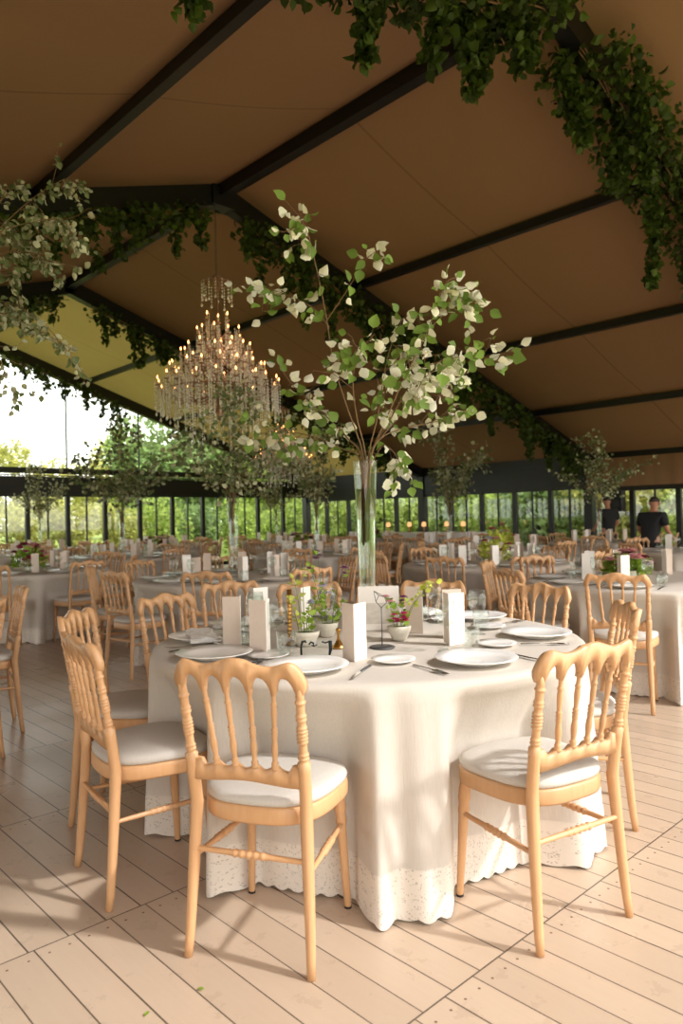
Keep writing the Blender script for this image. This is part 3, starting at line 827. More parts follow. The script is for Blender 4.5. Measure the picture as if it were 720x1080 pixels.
r = random.Random(11)
for a, rr, _ in front_chairs:
    th = math.radians(a); o = Vector((math.cos(th), math.sin(th))); tg = Vector((-o.y, o.x)); w = who[a]
    if a == 77: continue
    pl = lambda u, v, z=H_T: (*(C0+o*u+tg*v), z)
    rz = th+PI/2
    PLATE.put(pl(.75, 0), rz, f'white dinner plate on front table {w}', 'dinner plates')
    if a in (104, 136, 26): NAPK.put(pl(.75, 0, H_T+.008), rz+PI/2+r.uniform(-.4, .4), f'folded white napkin on the plate {w}', 'folded napkins')
    SIDE.put(pl(.56, -.235), 0, f'small white side plate on front table {w}', 'side plates')
    FORK.put(pl(.76, -.215), rz+PI, f'silver fork on front table {w}', 'forks')
    KNIFE.put(pl(.76, .205), rz+PI, f'dark handled knife on front table {w}', 'knives')
    if a == 208: continue
    gx = .12 if a == 104 else 0
    WINE.put(pl(.50, .06+gx), 0, f'stemmed wine glass on front table {w}', 'wine glasses')
    TUMB.put(pl(.52, .17+gx), r.uniform(0, 5), f'ribbed clear tumbler on front table {w}', 'ribbed tumblers')
# standing menu cards (measured on the photo: where each foot stands)
def on_table(px, py, h=H_T):
    d = fwd+rgt*((px-360)/F_PX)+upv*((540-py)/F_PX); k = (h-CAM_H)/d.z; q = CAM+d*k; return q.x, q.y, h
cards = [((254, 683), .7, 'pale standing menu card beside the shaded side of the front table'), ((281, 690), .5, 'standing menu card with shade-toned fold, turned edge-on behind the front chair back'),
         ((268, 668), -.3, 'white standing menu card behind two narrow ones on the front table'), ((318, 668), .05, 'white standing menu card behind the lavender flower bowl'),
         ((374, 698), -.02, 'white standing menu card nearest the camera on the front table'), ((446, 668), .6, 'standing menu card with shade-toned fold behind the magenta flower bowl'),
         ((474, 681), -.45, 'white standing menu card next to the ribbed tumbler'), ((487, 673), .95, 'standing menu card with shade-toned fold beside the sunny white plate')]
for (px, py), rot, lab in cards:
    x, y, z = on_table(px, py); MENU.put((x, y, z), -YAW+PI+rot*1.0, lab, 'standing menu cards')

# tall vase with poplar branches
vx, vy, _ = on_table(388.5, 657)
VB = Vector((vx, vy, H_T)); vd = (VB-CAM).dot(fwd)
tall_vase((vx, vy, H_T), 'tall clear vase with water on the front table', .83, True)
bq = thing('branch_bouquet', 'spreading bouquet of white-backed poplar branches in the front table vase', 'branch bouquet', (vx, vy, H_T), 0, 'branch bouquets')
r = random.Random(5)
MAIN = [  # control points: photo x, y and depth offset from the vase, leaf count, start of the leaves
    ([(385, 560, 0), (384, 486, 0), (366, 430, .05), (352, 385, .05), (344, 335, .0), (334, 285, -.05), (322, 240, -.1), (298, 208, -.15)], 46, .40, 3),
    ([(347, 345, .02), (330, 325, .02), (305, 312, .06), (286, 306, .08), (268, 303, .1)], 40, .15, 4),
    ([(343, 340, 0), (358, 318, -.08), (372, 296, -.15), (384, 275, -.2), (392, 268, -.22)], 16, .35, 1),
    ([(386, 566, 0), (390, 486, 0), (408, 440, -.05), (428, 395, -.1), (448, 355, -.15), (462, 318, -.2), (470, 298, -.22), (482, 292, -.2)], 78, .42, 6),
    ([(455, 345, -.15), (472, 328, -.1), (488, 318, -.05), (502, 318, 0)], 32, .3, 3),
    ([(436, 392, -.1), (462, 382, -.15), (490, 376, -.2), (512, 378, -.25), (527, 382, -.28)], 40, .2, 3),
    ([(388, 570, 0), (391, 486, 0), (402, 462, .1), (425, 452, .15), (455, 445, .2), (478, 430, .2), (492, 432, .2)], 42, .45, 3),
    ([(392, 488, 0), (404, 470, -.1), (416, 478, -.2), (424, 492, -.25), (434, 502, -.28)], 26, .4, 2),
    ([(384, 575, 0), (382, 486, 0), (366, 462, .1), (345, 440, .2), (322, 420, .25), (302, 398, .3), (290, 376, .3)], 52, .35, 4),
    ([(383, 572, 0), (380, 488, 0), (362, 474, .15), (335, 462, .25), (305, 455, .3), (280, 452, .35), (262, 432, .35)], 62, .3, 5),
    ([(386, 572, 0), (388, 486, 0), (398, 440, .1), (404, 400, .15), (412, 365, .2), (425, 335, .25)], 62, .42, 5),
    ([(386, 570, 0), (389, 486, 0), (410, 445, -.25), (428, 415, -.4), (452, 395, -.5), (470, 385, -.55)], 56, .45, 5),
    ([(385, 570, 0), (386, 486, 0), (376, 440, -.1), (372, 400, -.2), (380, 372, -.3), (395, 352, -.35)], 40, .5, 4),
    ([(387, 570, 0), (388, 486, 0), (420, 440, .3), (440, 410, .4), (470, 400, .45), (496, 392, .5)], 46, .5, 4),
]
for ctrl, cnt, st, tw in MAIN:
    pts = [at(x, y, vd+dz)-VB for x, y, dz in ctrl]
    leafy_branch(pts, 'branch', bq, r, st, int(cnt*1.25), .060, .0048 if len(ctrl) > 5 else .003, 'poplar', tw)

# small things in the middle of the front table
def bowl_plant(px, py, R, label, stems, name='flower_bowl', seed=1):
    x, y, z = on_table(px, py); r = random.Random(seed)
    t = thing(name, label, 'flower bowl', (x, y, z), 0, 'flower bowls on the front table')
    q = MB(); q.lathe([(0, 0), (R*.5, 0), (R*.62, .006), (R*.95, .045), (R, .062), (R*.95, .064), (R*.85, .05), (0, .045)], 28); q.build('bowl', M['stoneware'], t)
    q = MB(); q.lathe([(0, .062), (R*.5, .058), (R*.88, .05), (R*.5, .047), (0, .046)], 20); q.build('moss', M['soil'], t)
    for (h, lean, la, nl, leafm, fl, fm) in stems:
        a = la; d = Vector((math.cos(a), math.sin(a), 0)); p0 = d*R*.4+Vector((0, 0, .05)); p1 = p0+d*lean*.4+Vector((0, 0, h*.6)); p2 = p0+d*lean+Vector((0, 0, h))
        pts = curve_pts([p0, p1, p2], 10); q = MB(); q.tube(pts, [.0016]*6+[.001]*5, 5); st = q.build('stem', M['greenstem'], t)
        q = MB()
        for k in range(nl):
            i = r.randint(2, 10); dd = rnd_dir(r); dd.z = abs(dd.z)*.6; q.leaf(pts[i]+dd*.006, dd, rnd_dir(r), r.uniform(.016, .034), 0, r.uniform(.6, 1))
        if nl: q.build('foliage', M[leafm], st)
        for k in range(fl):
            i = 10-k; c = pts[max(i, 5)]+rnd_dir(r)*.012; q = MB(); blossom(q, c, r, r.uniform(.014, .02), 0, 6); q.build('flower', M[fm], st)
    return t
S = 1.0
bowl_plant(322, 681, .062, 'pale bowl of yellow-green sprigs beside the brass candlestick', [(.15, .05, 2.2, 14, 'lime', 0, ''), (.24, .05, 3.4, 12, 'lime', 0, ''), (.12, .04, .3, 16, 'herb', 2, 'lilac'), (.20, .06, 5.2, 10, 'herb', 3, 'lilac'), (.1, .06, 4.2, 16, 'herb', 0, ''), (.27, .02, 1.0, 8, 'lime', 2, 'cream')], seed=2)
bowl_plant(345, 671, .052, 'pale bowl of green leaves and mauve heads beside the yellow-green one', [(.10, .06, 5.6, 20, 'herb', 0, ''), (.12, .03, 3.0, 18, 'herb', 0, ''), (.34, .02, 2.0, 6, 'herb', 3, 'mauve'), (.26, .07, 5.4, 5, 'herb', 2, 'mauve'), (.27, .06, 2.8, 5, 'herb', 2, 'mauve'), (.14, .05, .9, 14, 'herb', 1, 'lilac')], seed=3)
bowl_plant(421, 675, .052, 'pale bowl with magenta blossoms and green sprig on the front table', [(.055, .035, 3.6, 4, 'herb', 4, 'magenta'), (.06, .03, 4.4, 4, 'herb', 4, 'magenta'), (.13, .03, 2.6, 16, 'herb', 2, 'pink'), (.17, .10, 5.6, 18, 'lime', 0, ''), (.12, .06, .4, 16, 'herb', 2, 'mauve'), (.20, .14, 5.3, 10, 'lime', 0, '')], seed=4)
# brass candlestick
x, y, z = on_table(306, 679)
t = thing('candlestick', 'twisted brass candlestick beside the yellow-green flower bowl', 'candlestick', (x, y, z))
q = MB(); q.lathe([(0, 0), (.040, 0), (.041, .004), (.03, .010), (.014, .022), (0, .024)], 24); q.build('base', M['brass'], t)
q = MB(); prof = [(0, .02)]
for i in range(40):
    tt = i/39; prof.append((.0075+.0035*math.sin(tt*PI*11)**2+.004*math.exp(-((tt-.9)/.05)**2), .02+.185*tt))
prof += [(.018, .207), (.018, .212), (.011, .214), (.011, .235), (0, .235)]
q.lathe(prof, 14); q.build('stem', M['brass'], t)
x, y, z = on_table(357, 683)
t = thing('candlestick', 'low brass candlestick peeking out behind the nearest menu card', 'candlestick', (x, y, z))
q = MB(); q.lathe([(0, 0), (.032, 0), (.033, .004), (.02, .012), (.009, .03), (0, .032)], 20); q.build('base', M['brass'], t)
q = MB(); q.lathe([(0, .028), (.008, .03), (.005, .05), (.009, .07), (.013, .074), (.009, .08), (0, .08)], 14); q.build('stem', M['brass'], t)
# picture card held by a wire stand
x, y, z = on_table(403, 683)
t = thing('card_stand', 'grey wire card stand with disc foot on the front table', 'card stand', (x, y, z), -YAW)
q = MB(); q.lathe([(0, 0), (.052, 0), (.053, .004), (.048, .007), (0, .008)], 32); q.build('base', M['iron'], t)
q = MB(); q.tube([(0, 0, .006), (0, 0, .165)], .0022, 8); q.build('rod', M['iron'], t)
q = MB(); c = .195; ring = [(0, 0, .165), (.022, 0, .185), (.014, 0, .21), (-.010, 0, .214), (-.022, 0, .19), (0, 0, .165)]
q.tube(ring, .0016, 6); q.tube([(.014, 0, .21), (.03, .0, .20)], .0014, 6); q.tube([(-.022, 0, .19), (-.03, .0, .235)], .0014, 6); q.tube([(-.03, 0, .235), (-.008, 0, .214)], .0014, 6); q.tube([(-.03, 0, .235), (.014, 0, .21)], .0014, 6); q.build('wire_clip', M['iron'], t)
x, y, z = on_table(402, 664.5)
t = thing('picture_card', 'wide printed card with faint grey landscape behind the wire stand', 'card', (x, y, z), -YAW)
q = MB(); q.box((-.01, 0, .105), (.195, .003, .21)); q.build('sheet', M['sketch'], t)
# small clear sign with black brush strokes
x, y, z = on_table(334, 692)
t = thing('table_sign', 'small clear table sign with black brush strokes behind the front chair', 'sign', (x, y, z), -YAW)
q = MB(); q.box((0, 0, .032), (.125, .004, .064)); q.build('acrylic_sheet', M['glass'], t)
q = MB()
q.tube([(-.06, -.005, .004), (-.061, -.005, .04), (-.055, -.005, .058), (-.044, -.005, .060), (-.040, -.005, .054)], [.004, .004, .005, .005, .003], 8, flat=.5)
q.tube([(-.030, -.005, .046), (-.022, -.005, .056), (-.012, -.005, .052), (-.012, -.005, .044), (-.020, -.005, .044), (-.010, -.005, .040), (.004, -.005, .046)], [.003, .004, .004, .003, .003, .003, .002], 8, flat=.5)
q.tube([(.020, -.005, .057), (.035, -.005, .052), (.052, -.005, .058)], [.005, .006, .006], 8, flat=.5)
q.tube([(.054, -.005, .060), (.055, -.005, .03), (.050, -.005, .004)], [.008, .007, .004], 8, flat=.5)
q.build('brush_strokes', M['ink'], t)

# ------------------------------------------------------------------ the other tables
LOW = {
    'magenta': Proto(lambda: make_low_flowers('flower_arrangement', 31, ['magenta', 'magenta', 'magenta', 'burgundy', 'cream', 'pink'], 28, .24, .28, .10)),
    'pink': Proto(lambda: make_low_flowers('flower_arrangement', 32, ['pink', 'pink', 'cream', 'pink', 'burgundy', 'cream'], 30, .20, .17, .10)),
    'burgundy': Proto(lambda: make_low_flowers('flower_arrangement', 33, ['burgundy', 'pink', 'burgundy', 'mauve'], 30, .28, .22, .10)),
    'wild': Proto(lambda: make_low_flowers('flower_arrangement', 34, ['magenta', 'mauve', 'pink', 'lilac'], 12, .20, .36, .08, 'lime')),
}
TABLES = [  # centre, phrase, first chair angle, chairs, centrepiece, level, flower offset
    ((4.05, 5.82), 'vase table behind the front one', 185, 9, 'vase', 2, (0, 0)),
    ((5.72, 2.52), 'sunlit table with pink flowers', 194, 9, 'pink', 2, (-.12, .12)),
    ((3.22, 8.95), 'shaded table with magenta flowers', 280, 8, 'magenta', 1, (.0, -.1)),
    ((6.81, 4.84), 'middle table with tall wild flowers', 195, 9, 'wild', 1, (.05, -.08)),
    ((7.35, 8.35), 'second vase table towards far corner', 215, 8, 'vase', 1, (0, 0)),
    ((5.45, 10.95), 'third vase table, beyond the magenta one', 190, 8, 'vase', 1, (0, 0)),
    ((10.3, 3.75), 'table near the standing staff', 200, 8, 'burgundy', 1, (0, 0)),
    ((7.2, 13.2), 'burgundy table under the chandelier', 205, 8, 'burgundy', 0, (0, -.2)),
    ((9.6, 11.4), 'burgundy table behind the front vase', 190, 8, 'burgundy', 0, (0, 0)),
    ((9.75, 6.60), 'flower table before the head table', 210, 8, 'wild', 0, (0, 0)),
    ((12.9, 6.60), 'vase table beside the black tent leg', 200, 8, 'vase', 0, (0, 0)),
    ((11.7, 9.20), 'vase table by the side windows', 185, 8, 'vase', 0, (0, 0)),
    ((6.1, 16.1), 'vase table before the end gable', 200, 8, 'vase', 0, (0, 0)),
    ((11.8, 15.0), 'vase table in the far corner', 190, 8, 'vase', 0, (0, 0)),
    ((4.30, 13.9), 'flower table at the gable end', 200, 8, 'magenta', 0, (0, 0)),
    ((8.95, 15.7), 'flower table by far gable windows', 195, 8, 'pink', 0, (0, 0)),
    ((12.4, 12.1), 'flower table by the head table', 200, 8, 'burgundy', 0, (0, 0)),
]
for i, (c, ph_, a0, n, cp, lv, fo) in enumerate(TABLES):
    lay_table(c, ph_, math.radians(a0), n, cp, 100+i, lv)
    if cp == 'vase':
        hv = .78
        tall_vase((c[0], c[1], H_T), f'tall clear vase on the {ph_}', hv)
        BOUQ.put((c[0], c[1], H_T+hv-.01), 1.3*i, f'leafy branch bouquet in the vase on the {ph_}', 'branch bouquets', {5: 1.3, 10: 1.15, 11: 1.55, 4: 1.15}.get(i, 1.0))
    else:
        LOW[cp].put((c[0]+fo[0], c[1]+fo[1], H_T), 1.1*i, f'low {cp} flower arrangement on the {ph_}', 'low flower arrangements')
    rr = random.Random(300+i)
    for k in range(2):
        a = 1.2*i
        if in_view((c[0], c[1], .8), 0): VOT.put((c[0]+.33*math.cos(a+k*2.6), c[1]+.33*math.sin(a+k*2.6), H_T), 0, f"{ORD[k]} tea light glass on the {ph_}", 'tea light glasses')

# table out of frame, whose chair and branches reach in
TL = Vector((.46, 5.14)); 
place_chair(TL, math.radians(-12), 1.255, 'wood chair at the edge of the deck, turned away from the front table')
place_chair(TL, math.radians(-52), 1.26, 'wood chair of which only a leg shows beside the turned chair')
cloth_thing((TL.x, TL.y), .945, [(math.radians(a), .78) for a in (-12, -52, 30)], 'shaded ivory tablecloth of the table just beyond the frame', 77, 144)
tall_vase((TL.x, TL.y, H_T), 'tall clear vase on the table just beyond the frame', .8)
bq2 = thing('branch_bouquet', 'wide shaded branch bouquet reaching in from beyond the frame', 'branch bouquet', (TL.x, TL.y, H_T), 0, 'branch bouquets')
VB2 = Vector((TL.x, TL.y, H_T)); r = random.Random(9)
mouth = Vector((0, 0, .8))
for pts_, cnt in (([(-60, 300, 4.2), (0, 240, 4.3), (40, 205, 4.3), (72, 188, 4.3), (86, 196, 4.3)], 80), ([(-60, 290, 4.1), (-10, 250, 4.0), (30, 235, 4.0), (66, 232, 4.0), (78, 255, 4.0)], 80),
                  ([(-80, 320, 4.2), (-30, 285, 4.1), (10, 265, 4.1), (40, 272, 4.1), (62, 298, 4.1)], 75), ([(-60, 310, 4.5), (-10, 290, 4.5), (12, 290, 4.5), (22, 330, 4.5)], 60),
                  ([(-80, 360, 4.4), (-30, 320, 4.4), (10, 320, 4.4), (50, 345, 4.4), (92, 398, 4.4)], 90), ([(-90, 380, 4.2), (-40, 335, 4.2), (0, 330, 4.2), (40, 348, 4.2), (75, 368, 4.2)], 70),
                  ([(-90, 400, 4.3), (-40, 370, 4.3), (-6, 372, 4.3), (8, 400, 4.3), (18, 428, 4.3)], 36), ([(-80, 300, 4.4), (-40, 255, 4.4), (-10, 225, 4.4), (12, 200, 4.4), (20, 198, 4.4)], 40),
                  ([(-80, 300, 4.2), (-40, 275, 4.2), (-8, 250, 4.2), (24, 252, 4.2), (50, 258, 4.2)], 70)):
    pp = [mouth-Vector((0, 0, .4)), mouth, mouth+Vector((.1, -.05, .4))]+[at(*q_)-VB2 for q_ in pts_]
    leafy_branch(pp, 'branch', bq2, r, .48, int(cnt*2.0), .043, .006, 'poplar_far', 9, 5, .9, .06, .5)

for px, py, rot, lab in ((153, 1072, .6, 'fallen green leaf lying on the sunlit planks'), (215, 1044, 2.0, 'smaller fallen green leaf between two plank gaps')):
    x, y, z = on_table(px, py, .004); q = MB(); q.leaf(Vector((0, 0, 0)), Vector((math.cos(rot), math.sin(rot), .03)), Vector((0, 0, 1)), .022, 0, .5, .12)
    tag(link(q.mesh('fallen_leaf', M['herb']), 'fallen_leaf', None, (x, y, .004)), lab, 'leaf')
# head table by the side windows
hx, hy = 14.35, 12.1
t = thing('head_table', 'long white draped table along the side windows', 'table', (hx, hy, 0), 0); t.scale = (1, 1, 1.17)
q = MB(); q.box((0, 0, .742), (.82, 3.3, .03)); q.build('tabletop', M['napkin'], t)
def drape(q, L, Wd, H, r):
    per = []; 
    for (ax, ay), (bx, by) in ((((-Wd, -L)), (Wd, -L)), ((Wd, -L), (Wd, L)), ((Wd, L), (-Wd, L)), ((-Wd, L), (-Wd, -L))):
        m = int(max(abs(bx-ax), abs(by-ay))/.04)
        for k in range(m): per.append((ax+(bx-ax)*k/m, ay+(by-ay)*k/m, (by-ay, -(bx-ax))))
    n = len(per); vs = []
    for z in (H, H-.05, H*.5, .01):
        for k, (x, y, nn) in enumerate(per):
            l = math.hypot(*nn); off = .03*(H-z)/H*math.sin(k*.9)+.004; vs.append((x+nn[0]/l*off, y+nn[1]/l*off, z))
    q.add(vs, [(i*n+k, (i+1)*n+k, (i+1)*n+(k+1) % n, i*n+(k+1) % n) for i in range(3) for k in range(n)])
q = MB(); drape(q, 1.66, .42, .757, r); q.build('table_skirt', M['napkin'], t)
for k in range(5):
    y = hy-1.3+.62*k; g = thing('table_lamp', f'{ORD[k]} small amber lamp along the head table from the camera end', 'lamp', (hx-.1+.15*(k % 2), y, .887), 0, 'amber lamps on the head table')
    q = MB(); q.lathe([(0, 0), (.05, 0), (.05, .01), (.012, .02), (.008, .16), (0, .16)], 12); q.build('base', M['brass'], g)
    q = MB(); q.lathe([(.008, .15), (.045, .15), (.06, .19), (.05, .25), (.03, .27), (0, .275)], 14); q.build('lamp_shade', M['amber'], g)

# ------------------------------------------------------------------ garlands along the rafters
def garland(name, a, b_, label, seed, count, drop, size=.085, extra=(), width=.22, taper=None):
    r = random.Random(seed); a, b_ = Vector(a), Vector(b_); t = thing(name, label, 'garland', a, 0, 'leafy garlands on the rafters')
    L = (b_-a).length; q = MB(); lf = MB(); d = (b_-a).normalized()
    for k in range(3):
        pts = []
        for i in range(25):
            u = i/24; pts.append((b_-a)*u+Vector((0, r.uniform(-.08, .08), -.16-.06*r.random())))
        q.tube(pts, .008, 5)
    strands = []
    ns = int(L*3.2)
    for k in range(ns):
        u = (k+r.random())/ns; dr = drop*(.35+.65*r.random())*(taper(u) if taper else 1)
        p0 = (b_-a)*u+Vector((0, r.uniform(-width, width), -.12)); sway = Vector((r.uniform(-.25, .25), r.uniform(-.25, .25), 0))*dr
        pts = curve_pts([p0, p0+sway*.5+Vector((0, 0, -dr*.5)), p0+sway+Vector((0, 0, -dr))], 8); q.tube(pts, .003, 4); strands.append((pts, dr))
    tot = sum(s_[1] for s_ in strands)
    for k in range(count):
        if r.random() < .4:
            u = r.random(); p = (b_-a)*u+Vector((r.uniform(-.1, .1), r.uniform(-width, width), -.1-r.uniform(0, .25)*(taper(u) if taper else 1)))
        else:
            pick = r.uniform(0, tot)
            for pts, dr in strands:
                pick -= dr
                if pick <= 0: break
            i = r.uniform(0, 7.99); p = pts[int(i)].lerp(pts[int(i)+1], i-int(i))+rnd_dir(r)*r.uniform(0, .10)
        dd = rnd_dir(r); dd.z -= .8
        lf.leaf(p, dd, rnd_dir(r), size*r.uniform(.55, 1.2), 0, r.uniform(.8, 1.1), r.uniform(.05, .25))
    q.build('vine', M['stem'], t); lf.build('foliage', M['ivy'], t)
    return t
garland('hanging_garland', (RX+.35, 3.13, zr(RX+.35)), (RX+8.8, 3.13, zr(RX+8.8)), 'lush green garland hanging along the sunny slope of the front rafter', 41, 11500, .92, .08, width=.45)
garland('hanging_garland', (RX-5.4, 3.13, zr(RX-5.4)), (RX-.1, 3.13, zr(RX-.1)), 'green garland whose tips hang in at the top of the photo', 42, 4200, .95, .082, width=.42, taper=lambda u: .36+.64*max(0, (u-.45)/.55)**1.3)
garland('hanging_garland', (RX-3.6, 8.1, zr(RX-3.6)), (RX-.3, 8.1, zr(RX-.3)), 'dark garland on the horizontal rafter behind the chandelier chain', 43, 1500, .75, .09)
garland('hanging_garland', (RX+.3, 8.1, zr(RX+.3)), (RX+9.8, 8.1, zr(RX+9.8)), 'dark garland along the sloping rafter behind the poplar bouquet', 44, 5200, .85, .09, width=.3)
garland('hanging_garland', (RX+.4, 13.1, zr(RX+.4)), (RX+9, 13.1, zr(RX+9)), 'dark garland along the third rafter against the lit roof', 45, 3600, .75, .09, width=.3)
garland('hanging_garland', (RX-3, 13.1, zr(RX-3)), (RX-.2, 13.1, zr(RX-.2)), 'dark garland on the third rafter where branches reach in', 46, 900, .6, .09)

garland('hanging_garland', (RX+.2, 18.0, zr(RX+.2)), (RX+3.6, 18.0, zr(RX+3.6)), 'leafy garland along the gable rafter against the bright sky', 47, 900, .5, .10)

# ------------------------------------------------------------------ chandeliers
def chandelier(loc, top, s_, label):
    t = thing('chandelier', label, 'chandelier', loc, 0, 'crystal chandeliers'); t.scale = (s_,)*3
    r = random.Random(8)
    q = MB(); zc = 1.45; n = int((top-zc)/.05)
    for k in range(n):
        z = zc+.05*k; ring = [(.013*math.cos(a)*(1 if k % 2 else 0), .013*math.cos(a)*(0 if k % 2 else 1), z+.03*math.sin(a)+.02) for a in [2*PI*j/8 for j in range(9)]]
        q.tube(ring, .0035, 4)
    q.build('chain', M['iron'], t)
    q = MB(); q.lathe([(0, -.55), (.03, -.52), (.06, -.42), (.03, -.35), (.025, .0), (.05, .06), (.025, .12), (.022, .5), (.045, .6), (.02, .7), (.018, 1.30), (.03, 1.38), (0, 1.46)], 16); q.build('column', M['gilt'], t)
    for z, R in ((1.38, .07), (1.30, .20), (-.15, .70), (.18, .48), (.48, .28), (-.22, .45)):
        q = MB(); q.tube([(R*math.cos(a), R*math.sin(a), z) for a in [2*PI*j/28 for j in range(29)]], .008, 5); q.build('tier_ring', M['gilt'], t)
    def strand(mb, x, y, z, L, bead=.011):
        strings(mb, [(x, y, z, L)], bead)
    def strings(mb, lst, bead):
        pts, rad = [], []
        for x, y, z, L in lst:
            m = max(2, int(L/.036)); pts.append((x, y, z+.02)); rad.append(.0012)
            for j in range(m):
                zz = z-L*j/m
                for dz, k in ((.013, .15), (.007, .8), (0, 1), (-.007, .8), (-.013, .15)): pts.append((x, y, zz+dz*bead/.011)); rad.append(bead*k)
            for dz, k in ((.01, .2), (-.012, .9), (-.03, 1.6), (-.045, 1.0), (-.055, .1)): pts.append((x, y, z-L+dz)); rad.append(bead*k)
            pts.append((x*.99, y*.99, z-L-.05)); rad.append(.0008); pts.append((x*.99, y*.99, z+.02)); rad.append(.0008)
        mb.tube(pts, rad, 5)
    for k in range(14):                       # crown of drops on top
        a = 2*PI*k/14; q = MB(); strand(q, .20*math.cos(a), .20*math.sin(a), 1.30, r.uniform(.14, .28)); q.build('bead_chain', M['crystal_bead'], t)
        q2 = MB(); q2.tube(curve_pts([(.03*math.cos(a), .03*math.sin(a), 1.2), (.10*math.cos(a), .10*math.sin(a), 1.36), (.2*math.cos(a), .2*math.sin(a), 1.30)], 6), .004, 4); q2.build('crown_arm', M['gilt'], t)
    tiers = [(20, .82, -.12, .0), (17, .64, .10, .1), (14, .47, .32, .0), (10, .30, .54, .2), (6, .16, .74, .0)]
    for n, R, z, ph_ in tiers:
        for k in range(n):
            a = 2*PI*k/n+ph_; ca, sa = math.cos(a), math.sin(a); Rr = R*r.uniform(.9, 1.04); zz = z+r.uniform(-.03, .05)
            q = MB(); q.tube(curve_pts([(.03*ca, .03*sa, z-.05), (Rr*.45*ca, Rr*.45*sa, z-.16), (Rr*.85*ca, Rr*.85*sa, zz-.12), (Rr*ca, Rr*sa, zz)], 10), [.009]*6+[.006]*5, 5)
            q.lathe([(0, 0), (.03, .004), (.038, .014), (.012, .01), (0, .01)], 10, (Rr*ca, Rr*sa, zz))
            arm = q.build('arm', M['gilt'], t)
            q = MB(); q.lathe([(.009, 0), (.009, .075), (0, .078)], 8, (Rr*ca, Rr*sa, zz+.008)); q.build('candle_sleeve', M['candle'], arm)
            q = MB(); q.lathe([(0, 0), (.0095, .012), (.010, .02), (.004, .042), (0, .05)], 6, (Rr*ca, Rr*sa, zz+.084)); q.build('bulb', M['bulb'], arm)
            q = MB()
            lst = []
            for j in range(7):
                b_ = a+r.uniform(-.16, .16); R2 = Rr*r.uniform(.80, 1.06); lst.append((R2*math.cos(b_), R2*math.sin(b_), zz-.01+r.uniform(-.05, .10), r.uniform(.12, .34) if n < 18 else r.uniform(.2, .42)))
            strings(q, lst, .010)
            q.build('bead_chain', M['crystal_bead'], arm)
    for k in range(30):
        a = 2*PI*k/30; R = .45 if k % 2 else .36; q = MB(); strand(q, R*math.cos(a), R*math.sin(a), -.22, r.uniform(.40, .60), .010); q.build('bead_chain', M['crystal_bead'], t)
    return t
chandelier((RX-.12, 8.14, 3.18), HR-.12-3.18, 1.0, 'large crystal chandelier with lit candle bulbs hanging from the ridge')
cx, cy = spot(300, 15.2)
chandelier((cx, cy, 2.62), (zr(cx)+.1-2.62)/.75, .75, 'smaller far chandelier glowing between the vase branches')
for (x, y, z, e) in ((RX, 8.14, 3.6, 16), (cx, cy, 3.0, 8)):
    ld = bpy.data.lights.new('chandelier_glow', 'POINT'); ld.energy = e; ld.color = (1, .62, .36); ld.shadow_soft_size = .35
    lo = bpy.data.objects.new('chandelier_glow', ld); COL.objects.link(lo); lo.location = (x, y, z)

